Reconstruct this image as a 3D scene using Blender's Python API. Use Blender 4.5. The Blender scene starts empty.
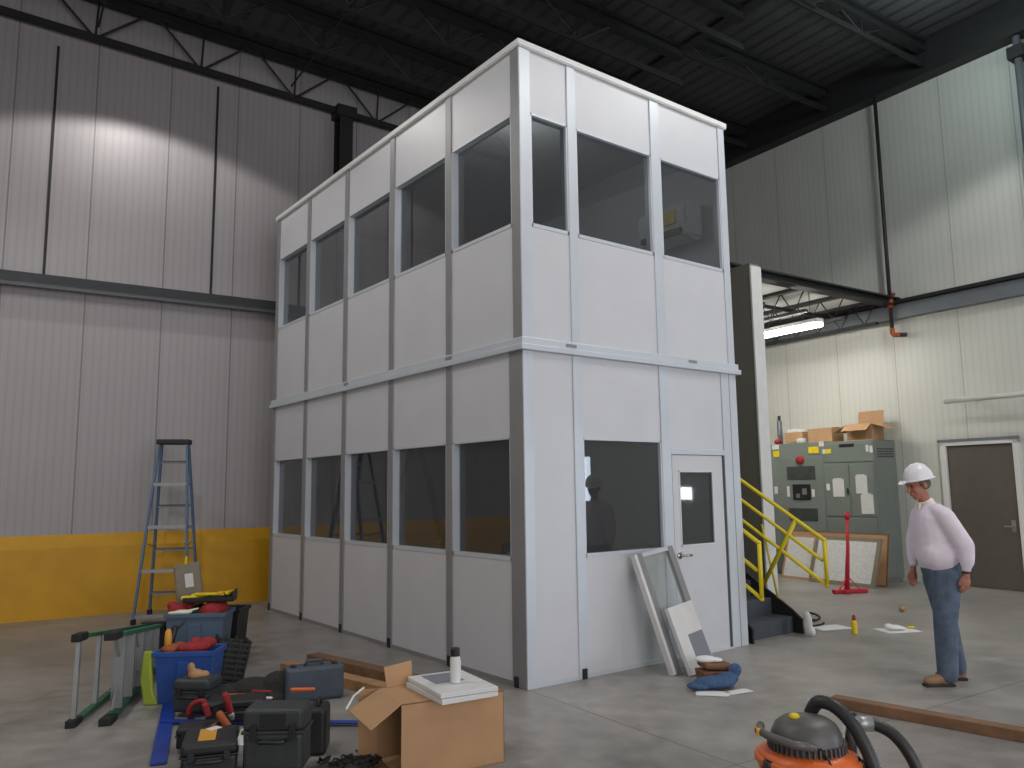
import bpy, bmesh, math, random
from mathutils import Vector, Matrix, Euler
random.seed(7)
PI = math.pi
S = bpy.context.scene
C = S.collection
TH = 0.0681                                   # the hall stands turned by this against the booth
BX = Vector((math.cos(TH), -math.sin(TH), 0)); BY = Vector((math.sin(TH), math.cos(TH), 0))
def W3(x, y, z=0): return BX*x + BY*y + Vector((0, 0, z))

# ------------------------------------------------------------------ materials
def lin(c):
    out = []
    for v in c[:3]:
        v = v/255.0
        out.append(v/12.92 if v <= .04045 else ((v+.055)/1.055)**2.4)
    return (out[0], out[1], out[2], 1)
def newmat(name):
    m = bpy.data.materials.new(name); m.use_nodes = True
    nt = m.node_tree; b = nt.nodes['Principled BSDF']
    return m, nt, b
def mat(name, col, rough=.6, metal=0, var=.12, scale=6, bump=0.0, bscale=60, spec=.5):
    m, nt, b = newmat(name)
    b.inputs['Roughness'].default_value = rough; b.inputs['Metallic'].default_value = metal
    b.inputs['Specular IOR Level'].default_value = spec
    c = lin(col)
    tc = nt.nodes.new('ShaderNodeTexCoord')
    n = nt.nodes.new('ShaderNodeTexNoise'); n.inputs['Scale'].default_value = scale; n.inputs['Detail'].default_value = 4
    nt.links.new(tc.outputs['Object'], n.inputs['Vector'])
    r = nt.nodes.new('ShaderNodeValToRGB')
    r.color_ramp.elements[0].position = .3; r.color_ramp.elements[1].position = .7
    r.color_ramp.elements[0].color = tuple(v*(1-var) for v in c[:3])+(1,)
    r.color_ramp.elements[1].color = tuple(min(1, v*(1+var)) for v in c[:3])+(1,)
    nt.links.new(n.outputs['Fac'], r.inputs['Fac']); nt.links.new(r.outputs['Color'], b.inputs['Base Color'])
    if bump > 0:
        n2 = nt.nodes.new('ShaderNodeTexNoise'); n2.inputs['Scale'].default_value = bscale
        nt.links.new(tc.outputs['Object'], n2.inputs['Vector'])
        bp = nt.nodes.new('ShaderNodeBump'); bp.inputs['Strength'].default_value = bump; bp.inputs['Distance'].default_value = .02
        nt.links.new(n2.outputs['Fac'], bp.inputs['Height']); nt.links.new(bp.outputs['Normal'], b.inputs['Normal'])
    return m
def emis(name, col, st):
    m, nt, b = newmat(name)
    b.inputs['Base Color'].default_value = lin(col); b.inputs['Emission Color'].default_value = lin(col)
    b.inputs['Emission Strength'].default_value = st
    return m
def mth(nt, op, a, b=None, c=None):
    n = nt.nodes.new('ShaderNodeMath'); n.operation = op
    for i, v in enumerate((a, b, c)):
        if v is None: continue
        if isinstance(v, (int, float)): n.inputs[i].default_value = v
        else: nt.links.new(v, n.inputs[i])
    return n.outputs[0]
def wall_mat(name, col, seam, off, rib, axis='X', seamdark=.55, ribdark=.93):
    """insulated metal wall panels: fine vertical ribs and a joint every `seam` metres"""
    m, nt, b = newmat(name); b.inputs['Roughness'].default_value = .45
    tc = nt.nodes.new('ShaderNodeTexCoord'); sp = nt.nodes.new('ShaderNodeSeparateXYZ')
    nt.links.new(tc.outputs['Object'], sp.inputs[0]); x = sp.outputs[axis]
    xs = mth(nt, 'ADD', x, off+100*seam)
    md = mth(nt, 'MODULO', xs, seam); near = mth(nt, 'LESS_THAN', md, .022)
    rm = mth(nt, 'MODULO', xs, rib); rn = mth(nt, 'DIVIDE', rm, rib)
    tri = mth(nt, 'ABSOLUTE', mth(nt, 'SUBTRACT', rn, .5)); groove = mth(nt, 'LESS_THAN', tri, .16)
    noi = nt.nodes.new('ShaderNodeTexNoise'); noi.inputs['Scale'].default_value = .9; noi.inputs['Detail'].default_value = 5
    nt.links.new(tc.outputs['Object'], noi.inputs['Vector'])
    f = mth(nt, 'SUBTRACT', 1, mth(nt, 'MULTIPLY', near, 1-seamdark))
    f = mth(nt, 'MULTIPLY', f, mth(nt, 'SUBTRACT', 1, mth(nt, 'MULTIPLY', groove, 1-ribdark)))
    f = mth(nt, 'MULTIPLY', f, mth(nt, 'MULTIPLY_ADD', noi.outputs['Fac'], .2, .9))
    mx = nt.nodes.new('ShaderNodeVectorMath'); mx.operation = 'SCALE'
    mx.inputs[0].default_value = lin(col)[:3]; nt.links.new(f, mx.inputs['Scale'])
    nt.links.new(mx.outputs[0], b.inputs['Base Color'])
    h = mth(nt, 'SUBTRACT', 1, mth(nt, 'ADD', mth(nt, 'MULTIPLY', groove, .5), near))
    bp = nt.nodes.new('ShaderNodeBump'); bp.inputs['Strength'].default_value = .35; bp.inputs['Distance'].default_value = .01
    nt.links.new(h, bp.inputs['Height']); nt.links.new(bp.outputs['Normal'], b.inputs['Normal'])
    return m
def floor_mat():
    m, nt, b = newmat('concrete_floor')
    tc = nt.nodes.new('ShaderNodeTexCoord')
    n1 = nt.nodes.new('ShaderNodeTexNoise'); n1.inputs['Scale'].default_value = .55; n1.inputs['Detail'].default_value = 8; n1.inputs['Roughness'].default_value = .6
    n2 = nt.nodes.new('ShaderNodeTexNoise'); n2.inputs['Scale'].default_value = 4.5; n2.inputs['Detail'].default_value = 8; n2.inputs['Roughness'].default_value = .7
    for n in (n1, n2): nt.links.new(tc.outputs['Object'], n.inputs['Vector'])
    s = mth(nt, 'ADD', mth(nt, 'MULTIPLY', n1.outputs['Fac'], .6), mth(nt, 'MULTIPLY', n2.outputs['Fac'], .4))
    r = nt.nodes.new('ShaderNodeValToRGB'); e = r.color_ramp.elements
    e[0].position = .36; e[0].color = lin((112, 109, 106)); e[1].position = .66; e[1].color = lin((166, 162, 158))
    nt.links.new(s, r.inputs['Fac'])
    sp = nt.nodes.new('ShaderNodeSeparateXYZ'); nt.links.new(tc.outputs['Object'], sp.inputs[0])
    j1 = mth(nt, 'LESS_THAN', mth(nt, 'ABSOLUTE', mth(nt, 'SUBTRACT', mth(nt, 'MODULO', mth(nt, 'ADD', sp.outputs['X'], 101.2), 4.5), 2.2)), .008)
    j2 = mth(nt, 'LESS_THAN', mth(nt, 'ABSOLUTE', mth(nt, 'SUBTRACT', mth(nt, 'MODULO', mth(nt, 'ADD', sp.outputs['Y'], 99.0), 4.5), 2.2)), .008)
    j = mth(nt, 'MAXIMUM', j1, j2)
    mx = nt.nodes.new('ShaderNodeMixRGB'); nt.links.new(mth(nt, 'MULTIPLY', j, .5), mx.inputs[0]); nt.links.new(r.outputs[0], mx.inputs[1]); mx.inputs[2].default_value = lin((60, 58, 55))
    nt.links.new(mx.outputs[0], b.inputs['Base Color'])
    rr = mth(nt, 'MULTIPLY_ADD', n2.outputs['Fac'], .35, .22); nt.links.new(rr, b.inputs['Roughness'])
    bp = nt.nodes.new('ShaderNodeBump'); bp.inputs['Strength'].default_value = .06; bp.inputs['Distance'].default_value = .02
    nt.links.new(n2.outputs['Fac'], bp.inputs['Height']); nt.links.new(bp.outputs['Normal'], b.inputs['Normal'])
    return m
def glass_mat(name, tint=(165, 172, 172), k=1.9, haze=.06):
    m = bpy.data.materials.new(name); m.use_nodes = True; nt = m.node_tree; nt.nodes.clear()
    o = nt.nodes.new('ShaderNodeOutputMaterial'); t = nt.nodes.new('ShaderNodeBsdfTransparent'); g = nt.nodes.new('ShaderNodeBsdfGlossy')
    t.inputs[0].default_value = lin(tint); g.inputs['Roughness'].default_value = .01; g.inputs[0].default_value = (.95, .97, 1, 1)
    ge = nt.nodes.new('ShaderNodeNewGeometry'); dt = nt.nodes.new('ShaderNodeVectorMath'); dt.operation = 'DOT_PRODUCT'
    nt.links.new(ge.outputs['Normal'], dt.inputs[0]); nt.links.new(ge.outputs['Incoming'], dt.inputs[1])
    sch = mth(nt, 'MULTIPLY_ADD', mth(nt, 'POWER', mth(nt, 'SUBTRACT', 1, mth(nt, 'ABSOLUTE', dt.outputs['Value'])), 5), .96, .04)
    mx = nt.nodes.new('ShaderNodeMixShader'); nt.links.new(mth(nt, 'MINIMUM', mth(nt, 'MULTIPLY', sch, k), 1.0), mx.inputs[0])
    dd = nt.nodes.new('ShaderNodeBsdfDiffuse'); dd.inputs[0].default_value = (.5, .5, .52, 1)      # pale haze mixed in to lighten the panes
    m2 = nt.nodes.new('ShaderNodeMixShader'); m2.inputs[0].default_value = haze; nt.links.new(t.outputs[0], m2.inputs[1]); nt.links.new(dd.outputs[0], m2.inputs[2])
    nt.links.new(m2.outputs[0], mx.inputs[1]); nt.links.new(g.outputs[0], mx.inputs[2]); nt.links.new(mx.outputs[0], o.inputs[0])
    return m
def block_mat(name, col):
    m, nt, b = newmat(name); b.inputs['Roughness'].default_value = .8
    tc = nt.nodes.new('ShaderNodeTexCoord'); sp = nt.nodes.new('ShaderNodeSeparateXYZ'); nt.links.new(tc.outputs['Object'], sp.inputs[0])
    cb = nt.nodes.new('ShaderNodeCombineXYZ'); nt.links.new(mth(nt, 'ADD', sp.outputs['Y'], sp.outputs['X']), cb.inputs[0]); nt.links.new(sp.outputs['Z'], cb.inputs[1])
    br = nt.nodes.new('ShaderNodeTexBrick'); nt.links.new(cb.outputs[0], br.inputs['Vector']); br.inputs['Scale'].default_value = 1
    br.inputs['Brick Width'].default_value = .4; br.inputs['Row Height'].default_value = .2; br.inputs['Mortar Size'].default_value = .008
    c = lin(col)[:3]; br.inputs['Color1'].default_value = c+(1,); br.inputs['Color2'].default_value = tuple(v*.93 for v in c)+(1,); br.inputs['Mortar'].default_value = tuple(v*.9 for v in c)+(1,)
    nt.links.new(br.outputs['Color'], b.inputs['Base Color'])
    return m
def sheet_mat(name, paper=(205, 205, 205), ink=(130, 130, 135), sx=9, sz=26):
    """a drawing sheet: faint lines of linework in the middle of the paper"""
    m, nt, b = newmat(name); b.inputs['Roughness'].default_value = .8
    tc = nt.nodes.new('ShaderNodeTexCoord'); br = nt.nodes.new('ShaderNodeTexNoise'); br.inputs['Scale'].default_value = 1.2; br.inputs['Detail'].default_value = 1
    mp = nt.nodes.new('ShaderNodeMapping'); mp.inputs['Scale'].default_value = (sx, sx, sz); nt.links.new(tc.outputs['Object'], mp.inputs[0]); nt.links.new(mp.outputs[0], br.inputs['Vector'])
    mx = nt.nodes.new('ShaderNodeMixRGB'); nt.links.new(mth(nt, 'MULTIPLY', mth(nt, 'LESS_THAN', mth(nt, 'ABSOLUTE', mth(nt, 'SUBTRACT', mth(nt, 'FRACT', mth(nt, 'MULTIPLY', br.outputs['Fac'], 3)), .5)), .09), .32), mx.inputs[0])
    mx.inputs[1].default_value = lin(paper); mx.inputs[2].default_value = lin(ink); nt.links.new(mx.outputs[0], b.inputs['Base Color'])
    return m
M = {}
M['floor'] = floor_mat()
M['wallL'] = wall_mat('ribbed_wall_panel', (164, 159, 162), 1.06, .84, .106, 'X')
M['wallR'] = wall_mat('ribbed_wall_panel_right', (204, 205, 199), 1.19, .06, .119, 'Y', .7, .95)
M['deck'] = wall_mat('roof_deck', (70, 70, 72), 5.0, 0, .3, 'X', .6, .55)
M['yellow'] = mat('yellow_curb_paint', (205, 152, 12), .5, 0, .1, 2, .1, 30)
M['dark_steel'] = mat('dark_painted_steel', (40, 40, 42), .6, .2, .1)
M['grey_steel'] = mat('grey_painted_steel', (112, 118, 124), .5, .1, .06)
M['girt'] = mat('dark_grey_girt', (88, 91, 96), .55, .1, .06)
M['panel'] = mat('white_vinyl_panel', (201, 202, 207), .42, 0, .025, 2.5, .02, 90)
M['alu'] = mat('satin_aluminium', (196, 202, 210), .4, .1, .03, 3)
M['alu_dark'] = mat('grey_and_shaded_aluminium', (140, 140, 142), .45, .15, .05, 3)  # also the booth's left framing, its shade put into the colour
M['glass'] = glass_mat('tinted_glass', (150, 156, 156), 1.6)
M['glass_film'] = glass_mat('clear_glass', (246, 250, 248), .9, .18)
M['chrome'] = mat('chrome', (190, 190, 190), .2, .95, .03)
M['black'] = mat('black_plastic', (30, 30, 32), .5, 0, .15)
M['rubber'] = mat('black_rubber', (24, 24, 26), .7, 0, .15)
M['case'] = mat('charcoal_plastic_case', (50, 55, 56), .5, 0, .12, 10, .08, 80)
M['case_blue'] = mat('blue_grey_plastic_case', (72, 82, 95), .5, 0, .12, 10, .06, 80)
M['door'] = mat('brown_grey_door_paint', (92, 86, 80), .5, 0, .05)
M['white'] = mat('white_paint', (215, 215, 215), .5, 0, .04)
M['block'] = block_mat('shaded_block', (120, 118, 108))  # darkened for the shade on the wall's left side
M['cab'] = mat('grey_green_cabinet_paint', (122, 130, 126), .45, .1, .05, 3)
M['cab_dark'] = mat('cabinet_vent_dark', (62, 68, 66), .6, 0, .1)
M['card'] = mat('cardboard', (178, 140, 104), .8, 0, .07, 5, .05, 40)
M['card_dark'] = mat('cardboard_inside', (120, 90, 62), .85, 0, .1)
M['paper'] = mat('white_paper', (222, 222, 222), .8, 0, .03)
M['drawing'] = sheet_mat('drawing_sheet')
M['text'] = sheet_mat('printed_note', (215, 215, 215), (120, 120, 120), 25, 70)
M['yellow_rail'] = mat('yellow_rail_paint', (222, 200, 22), .4, 0, .06)
M['stair'] = mat('dark_stair_steel', (72, 77, 84), .55, .2, .12)
M['wood'] = mat('raw_lumber', (168, 128, 88), .75, 0, .22, 7, .1, 30)
M['wood_red'] = mat('reddish_lumber', (122, 90, 66), .75, 0, .22, 7, .1, 30)
M['ladder_blue'] = mat('blue_fibreglass', (82, 108, 140), .45, 0, .1)
M['ladder_green'] = mat('green_fibreglass', (38, 102, 76), .45, 0, .15)
M['ladder_dark'] = mat('dark_fibreglass', (44, 48, 56), .45, 0, .1)
M['silver'] = mat('dull_aluminium', (165, 167, 168), .4, .6, .08)
M['tote_grey'] = mat('slate_blue_tote', (84, 102, 124), .5, 0, .06)
M['tote_blue'] = mat('blue_tote', (38, 78, 150), .45, 0, .08)
M['lime'] = mat('lime_plastic', (150, 168, 56), .5, 0, .06)
M['red'] = mat('red_cloth', (150, 38, 40), .75, 0, .25, 30)
M['orange'] = mat('orange_plastic', (214, 104, 44), .4, 0, .06)
M['yel'] = mat('yellow_plastic', (225, 200, 30), .5, 0, .15, 20)
M['amber'] = mat('amber_plastic', (220, 160, 60), .5, 0, .1)
M['tan'] = mat('smoky_tan_plastic', (128, 120, 104), .4, 0, .1)
M['blue_paint'] = mat('blue_anodised', (40, 74, 172), .35, .3, .08)
M['grey_felt'] = mat('grey_patch', (128, 130, 142), .6, 0, .03)
M['rag_blue'] = mat('blue_denim_rag', (58, 84, 120), .85, 0, .25, 40)
M['rag_dark'] = mat('dark_tangle', (48, 47, 46), .9, 0, .4, 60)
M['brown'] = mat('brown_kraft', (122, 84, 58), .8, 0, .2, 20)
M['vac_grey'] = mat('vacuum_lid_grey', (88, 86, 86), .45, 0, .1, 10)
M['hose'] = mat('ribbed_hose', (42, 42, 46), .45, 0, .12, 30)
M['broom_red'] = mat('red_broom_paint', (190, 30, 50), .5, 0, .06)
M['pipe_dark'] = mat('black_iron_pipe', (58, 55, 52), .5, .3, .1)
M['fit_orange'] = mat('rusty_orange_fitting', (170, 88, 48), .6, .2, .2, 30)
M['tube'] = emis('fluorescent_tube', (255, 252, 240), 30)
M['day'] = emis('daylight_outside', (225, 238, 255), 9)
M['day2'] = emis('daylight_window', (235, 242, 255), 22)
M['skin'] = mat('skin', (166, 110, 90), .55, 0, .06, 12)
M['hair'] = mat('grey_hair', (92, 84, 78), .8, 0, .25, 60)
M['shirt'] = mat('pale_pink_sweatshirt', (222, 212, 224), .85, 0, .05, 8, .25, 9)
M['collar'] = mat('cream_collar', (226, 222, 200), .8, 0, .04)
M['jeans'] = mat('blue_jeans', (84, 96, 116), .85, 0, .32, 9, .25, 12)
M['boot'] = mat('tan_boot_leather', (142, 112, 84), .7, 0, .12, 20)
M['sole'] = mat('dark_sole', (52, 44, 40), .8)
M['helmet'] = mat('white_helmet', (228, 226, 232), .3, 0, .02)

# ------------------------------------------------------------------ builders
class MB:
    def __init__(s): s.bm = bmesh.new()
    def hexa(s, P):
        v = [s.bm.verts.new(p) for p in P]
        for f in ((0,3,2,1),(4,5,6,7),(0,1,5,4),(1,2,6,5),(2,3,7,6),(3,0,4,7)): s.bm.faces.new([v[i] for i in f])
        return s
    def box(s, x0, x1, y0, y1, z0, z1, mt=None):
        P = [Vector(p) for p in ((x0,y0,z0),(x1,y0,z0),(x1,y1,z0),(x0,y1,z0),(x0,y0,z1),(x1,y0,z1),(x1,y1,z1),(x0,y1,z1))]
        if mt: P = [mt @ p for p in P]
        return s.hexa(P)
    def taper(s, w0, d0, w1, d1, z0, z1, cx=0, cy=0):
        P = [(cx-w0/2,cy-d0/2,z0),(cx+w0/2,cy-d0/2,z0),(cx+w0/2,cy+d0/2,z0),(cx-w0/2,cy+d0/2,z0),
             (cx-w1/2,cy-d1/2,z1),(cx+w1/2,cy-d1/2,z1),(cx+w1/2,cy+d1/2,z1),(cx-w1/2,cy+d1/2,z1)]
        return s.hexa([Vector(p) for p in P])
    def bar(s, a, b, w, h, up=Vector((0,0,1))):
        """rectangular bar from a to b, w across and h along `up`"""
        a = Vector(a); b = Vector(b); d = (b-a).normalized(); up = Vector(up)
        x = d.cross(up)
        if x.length < 1e-4: x = d.cross(Vector((0,1,0)))
        x.normalize(); u = x.cross(d).normalized()
        P = []
        for q in (a, b):
            P += [q-x*w/2-u*h/2, q+x*w/2-u*h/2, q+x*w/2+u*h/2, q-x*w/2+u*h/2]
        return s.hexa(P)
    def tube(s, pts, r, n=10, cap=True):
        pts = [Vector(p) for p in pts]; rings = []; pu = None
        rs = r if isinstance(r, (list, tuple)) else [r]*len(pts)
        for i, p in enumerate(pts):
            d = (pts[min(i+1, len(pts)-1)]-pts[max(i-1, 0)]).normalized()
            if pu is None:
                u = d.orthogonal().normalized()
            else:
                u = (pu-d*pu.dot(d)).normalized()
            pu = u; w = d.cross(u)
            rings.append([s.bm.verts.new(p+(u*math.cos(2*PI*k/n)+w*math.sin(2*PI*k/n))*rs[i]) for k in range(n)])
        for a, b in zip(rings, rings[1:]):
            for k in range(n): s.bm.faces.new((a[k], a[(k+1)%n], b[(k+1)%n], b[k]))
        if cap: s.bm.faces.new(rings[0][::-1]); s.bm.faces.new(rings[-1])
        return s
    def lathe(s, prof, n=24, c=(0,0,0), sx=1, sy=1, cap=True):
        rings = []
        for r, z in prof: rings.append([s.bm.verts.new((c[0]+sx*r*math.cos(2*PI*k/n), c[1]+sy*r*math.sin(2*PI*k/n), c[2]+z)) for k in range(n)])
        for a, b in zip(rings, rings[1:]):
            for k in range(n): s.bm.faces.new((a[k], a[(k+1)%n], b[(k+1)%n], b[k]))
        if cap: s.bm.faces.new(rings[0][::-1]); s.bm.faces.new(rings[-1])
        return s
    def prism(s, poly, a0, a1, axis='Y'):
        def P(u, v, t): return {'Y': (u, t, v), 'X': (t, u, v), 'Z': (u, v, t)}[axis]
        A = [s.bm.verts.new(P(u, v, a0)) for u, v in poly]; B = [s.bm.verts.new(P(u, v, a1)) for u, v in poly]
        n = len(poly); s.bm.faces.new(A[::-1]); s.bm.faces.new(B)
        for i in range(n): s.bm.faces.new((A[i], A[(i+1)%n], B[(i+1)%n], B[i]))
        return s
    def ell(s, c, r, rot=None, u=18, v=12):
        mt = Matrix.Translation(c) @ ((rot or Euler((0,0,0))).to_matrix().to_4x4()) @ Matrix.Diagonal((r[0], r[1], r[2], 1))
        bmesh.ops.create_uvsphere(s.bm, u_segments=u, v_segments=v, radius=1, matrix=mt); return s
    def limb(s, p0, p1, r0, r1, sq=1.0, side=(0,1,0), n=16):
        """tapered limb with round ends; sq squashes it along `side`"""
        p0 = Vector(p0); p1 = Vector(p1); d = (p1-p0).normalized(); sd = Vector(side)
        a = (sd-d*sd.dot(d)).normalized(); b = d.cross(a); rings = []
        L = [(p0-d*r0*math.cos(t), r0*math.sin(t)) for t in (.25, .6, 1.0)] + [(p0, r0), ((p0+p1)/2, (r0+r1)/2), (p1, r1)] + [(p1+d*r1*math.cos(t), r1*math.sin(t)) for t in (1.0, .6, .25)]
        for c, r in L: rings.append([s.bm.verts.new(c+a*r*sq*math.cos(2*PI*k/n)+b*r*math.sin(2*PI*k/n)) for k in range(n)])
        for x, y in zip(rings, rings[1:]):
            for k in range(n): s.bm.faces.new((x[k], x[(k+1)%n], y[(k+1)%n], y[k]))
        s.bm.faces.new(rings[0][::-1]); s.bm.faces.new(rings[-1]); return s
    def build(s, name, m, parent=None, bevel=0, smooth=False, mt=None, voxel=0, sm=0, seg=2):
        bmesh.ops.recalc_face_normals(s.bm, faces=s.bm.faces[:])
        if mt: s.bm.transform(mt)
        me = bpy.data.meshes.new(name); s.bm.to_mesh(me); s.bm.free()
        o = bpy.data.objects.new(name, me); C.objects.link(o); me.materials.append(M[m] if isinstance(m, str) else m)
        if parent is not None: o.parent = parent
        if voxel:
            r = o.modifiers.new('r', 'REMESH'); r.mode = 'VOXEL'; r.voxel_size = voxel; r.use_smooth_shade = True
        if sm:
            q = o.modifiers.new('s', 'SMOOTH'); q.iterations = sm; q.factor = .5
        if bevel:
            b = o.modifiers.new('b', 'BEVEL'); b.width = bevel; b.segments = seg; b.limit_method = 'ANGLE'; b.angle_limit = .6
        if smooth or voxel:
            for p in me.polygons: p.use_smooth = True
        return o
def tag(o, label, cat, group=None, kind=None):
    o['label'] = label; o['category'] = cat
    if group: o['group'] = group
    if kind: o['kind'] = kind
    return o
def thing(name, label, cat, loc=(0,0,0), rotz=0, group=None, rot=None):
    o = bpy.data.objects.new(name, None); C.objects.link(o); o.empty_display_size = .1
    o.location = loc; o.rotation_euler = rot if rot else (0, 0, rotz)
    return tag(o, label, cat, group)
def struct(o, label, cat='structure'):
    o['kind'] = 'structure'; o['label'] = label; o['category'] = cat; return o
def hall(o): o.rotation_euler = (0, 0, -TH); return o
def dup(o, parent=None):
    c = o.copy(); C.objects.link(c)
    if parent is not None: c.parent = parent
    for ch in list(o.children): dup(ch, c)
    return c

# ------------------------------------------------------------------ camera
yaw, pitch, roll, f = .6503, .1302, -.0127, 797.05
F = Vector((math.sin(yaw)*math.cos(pitch), math.cos(yaw)*math.cos(pitch), math.sin(pitch)))
R = Vector((math.cos(yaw), -math.sin(yaw), 0)); U = R.cross(F)
R2 = R*math.cos(roll)+U*math.sin(roll); U2 = U*math.cos(roll)-R*math.sin(roll)
cam = bpy.data.cameras.new('camera'); co = bpy.data.objects.new('camera', cam); C.objects.link(co)
mw = Matrix((R2, U2, -F)).transposed().to_4x4(); mw.translation = Vector((-4.423, -5.6404, 1.7288)); co.matrix_world = mw
cam.sensor_width = 36; cam.lens = f*36/1024; cam.clip_start = .05; S.camera = co
RZ = -yaw                                     # heading of things that face the viewer square on

# ------------------------------------------------------------------ the hall
XL, XR, YB, YF, ZT = -10.0, 9.89, 7.24, -15.0, 9.9
hall(struct(MB().box(XL-.3, XR+.3, YF-.3, YB+.3, -.2, 0).build('floor', 'floor'), 'polished grey concrete floor with stains', 'floor'))
def zr(x): return 9.34-.042*x            # the roof falls toward the right as far as the valley girder
cl = MB(); XV = 5.4
cl.hexa([Vector(p) for p in ((XL-.3, YF-.3, zr(XL-.3)), (XV, YF-.3, zr(XV)), (XV, YB+.3, zr(XV)), (XL-.3, YB+.3, zr(XL-.3)), (XL-.3, YF-.3, 10.1), (XV, YF-.3, 10.1), (XV, YB+.3, 10.1), (XL-.3, YB+.3, 10.1))])
cl.box(XV, XR+.3, YF-.3, YB+.3, 9.62, 10.1)
hall(struct(cl.build('ceiling', 'deck'), 'dark corrugated steel roof deck', 'ceiling'))
hall(struct(MB().box(XL-.2, XR+.2, YB, YB+.2, 0, ZT).build('wall_back', 'wallL'), 'grey ribbed metal panel wall above the yellow curb', 'wall'))
hall(struct(MB().box(XL-.2, XL, YF, YB, 0, ZT).build('wall_left', 'wallR'), 'grey ribbed metal wall far to the left', 'wall'))
hall(struct(MB().box(XL-.2, XR+.2, YF-.2, YF, 0, ZT).build('wall_front', 'wallL'), 'grey ribbed metal wall behind the viewer', 'wall'))
# right wall with the open dock door and a small pair of sight holes (seen mirrored in the booth glass)
wr = MB()
wr.box(XR, XR+.2, -8.47, YB, 0, ZT).box(XR, XR+.2, -12.2, -8.47, 2.5, ZT).box(XR, XR+.2, YF, -12.2, 0, ZT)
hall(struct(wr.build('wall_right', 'wallR'), 'pale ribbed metal panel wall behind the electrical cabinets', 'wall'))
hall(struct(MB().box(XR+.16, XR+.2, -12.2, -8.47, 0, 2.5).build('window_1', 'day'), 'bright open loading door in the right wall', 'doorway'))
w2 = hall(struct(MB().box(XR-.03, XR-.01, -5.72, -5.44, 1.44, 1.7).build('window_2', 'day2'), 'small bright square window in the right wall', 'window'))
w3 = hall(struct(MB().box(XR-.03, XR-.01, -6.18, -5.92, 1.44, 1.7).build('window_3', 'day2'), 'small bright square window beside the other', 'window'))
# yellow concrete curb with a sloping top
hall(struct(MB().prism([(YB, 0), (YB-.06, 0), (YB-.06, .97), (YB+.0, 1.155)], XL, 5.3, 'X').build('trim_1', 'yellow'), 'yellow painted concrete curb along the back wall', 'curb'))
# girt along the back wall and the beam along the right wall
hall(struct(MB().box(XL, 5.3, YB-.2, YB, 4.71, 4.86).box(XL, 5.3, YB-.2, YB-.185, 4.66, 4.86).build('trim_2', 'girt'), 'dark grey steel girt along the back wall', 'girt'))
hall(struct(MB().box(XR-.14, XR, -13, YB, 4.72, 4.99).build('trim_3', 'grey_steel', bevel=.01), 'blue-grey steel channel along the right wall', 'beam'))
hall(struct(MB().box(XR-.2, XR, -13, YB, 5.0, 5.06).build('trim_4', 'dark_steel'), 'dark angle running on top of the grey channel', 'trim'))
hall(struct(MB().box(XR-.3, XR, -13, YB, 9.0, 9.62).build('trim_5', 'dark_steel'), 'dark eave strut at the top of the right wall', 'trim'))
hall(struct(MB().box(5.33, 5.56, 1.77, 1.80, 0, 4.99).build('trim_10', 'white'), 'white end face of the block wall, its light put into the colour', 'trim'))  # white slab carries the light on the wall end in its colour
for n_, x_ in ((11, -1.17), (12, -3.5)):
    hall(struct(MB().box(x_-.018, x_+.018, YB-.015, YB, 4.86, 8.45).build('trim_%d' % n_, 'dark_steel'), 'dark vertical joint strip on the back wall', 'trim'))
# steel column on the back wall
cc = MB()
cc.box(.86, 1.10, YB-.3, YB-.28, 0, 8.55).box(.86, 1.10, YB-.02, YB, 0, 8.55).box(.97, .99, YB-.28, YB-.02, 0, 8.55).box(.8, 1.16, YB-.34, YB, 8.35, 8.55)
hall(struct(cc.build('trim_6', 'dark_steel'), 'dark steel column rising against the back wall', 'column'))

# roof joists: one thing each, running left to right
def joist(x0, x1, y, H, lab, flat=False, sp=1.55, ch=.1, bot=.045, zb=0):
    t = thing('roof_joist', lab, 'roof joist', W3(x0, y, (zb if flat else zr(x0)-H)), 0, 'open web roof joists', rot=(0, 0 if flat else .042, -TH))
    L = x1-x0
    MB().box(0, L, -bot, bot, 0, .05).box(0, L, -.008, .008, .05, .11).build('bottom_chord', 'dark_steel', t)
    MB().box(0, L, -ch, ch, H-.06, H-.005).box(0, L, -.02, .02, H-.2, H-.06).box(0, L, -ch*.8, ch*.8, H-.22, H-.19).build('top_chord', 'dark_steel', t)
    w = MB(); n = int(L/sp)
    for i in range(n):
        a = i*sp; w.tube([(a, 0, H-.1), (a+sp/2, 0, .04)], .02, 6); w.tube([(a+sp/2, 0, .04), (a+sp, 0, H-.1)], .02, 6)
        w.tube([(a+sp/2, 0, .04), (a+sp/2, 0, H-.1)], .016, 6)
    w.build('web', 'dark_steel', t); return t
names = ['tight against the grey back wall', 'second out from the back wall', 'third out from the back wall', 'fourth out from the back wall, seen above the booth',
         'fifth out from the back wall, over the booth roof', 'sixth out from the back wall, over the booth front']
joist(XL, XV, YB-.16, .86, 'dark steel open web roof joist '+names[0], bot=.06)
for i, y in enumerate((5.65, 4.35, 3.05, 1.75, .45)):
    joist(XL, XV, y, .7, 'dark steel open web roof joist '+names[i+1], bot=.022)
for i, y in enumerate((5.2, 3.2, 1.2, -.8)):
    joist(XV, XR-.3, y, .5, 'dark roof joist of the right-hand bay, '+['nearest the back', 'second from the back', 'third from the back', 'nearest the viewer'][i], flat=True, bot=.02, zb=9.12)
hall(struct(MB().box(XV-.1, XV+.1, YF, YB, 9.05, 9.9).build('trim_9', 'dark_steel'), 'dark valley girder above the booth', 'girder'))
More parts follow.
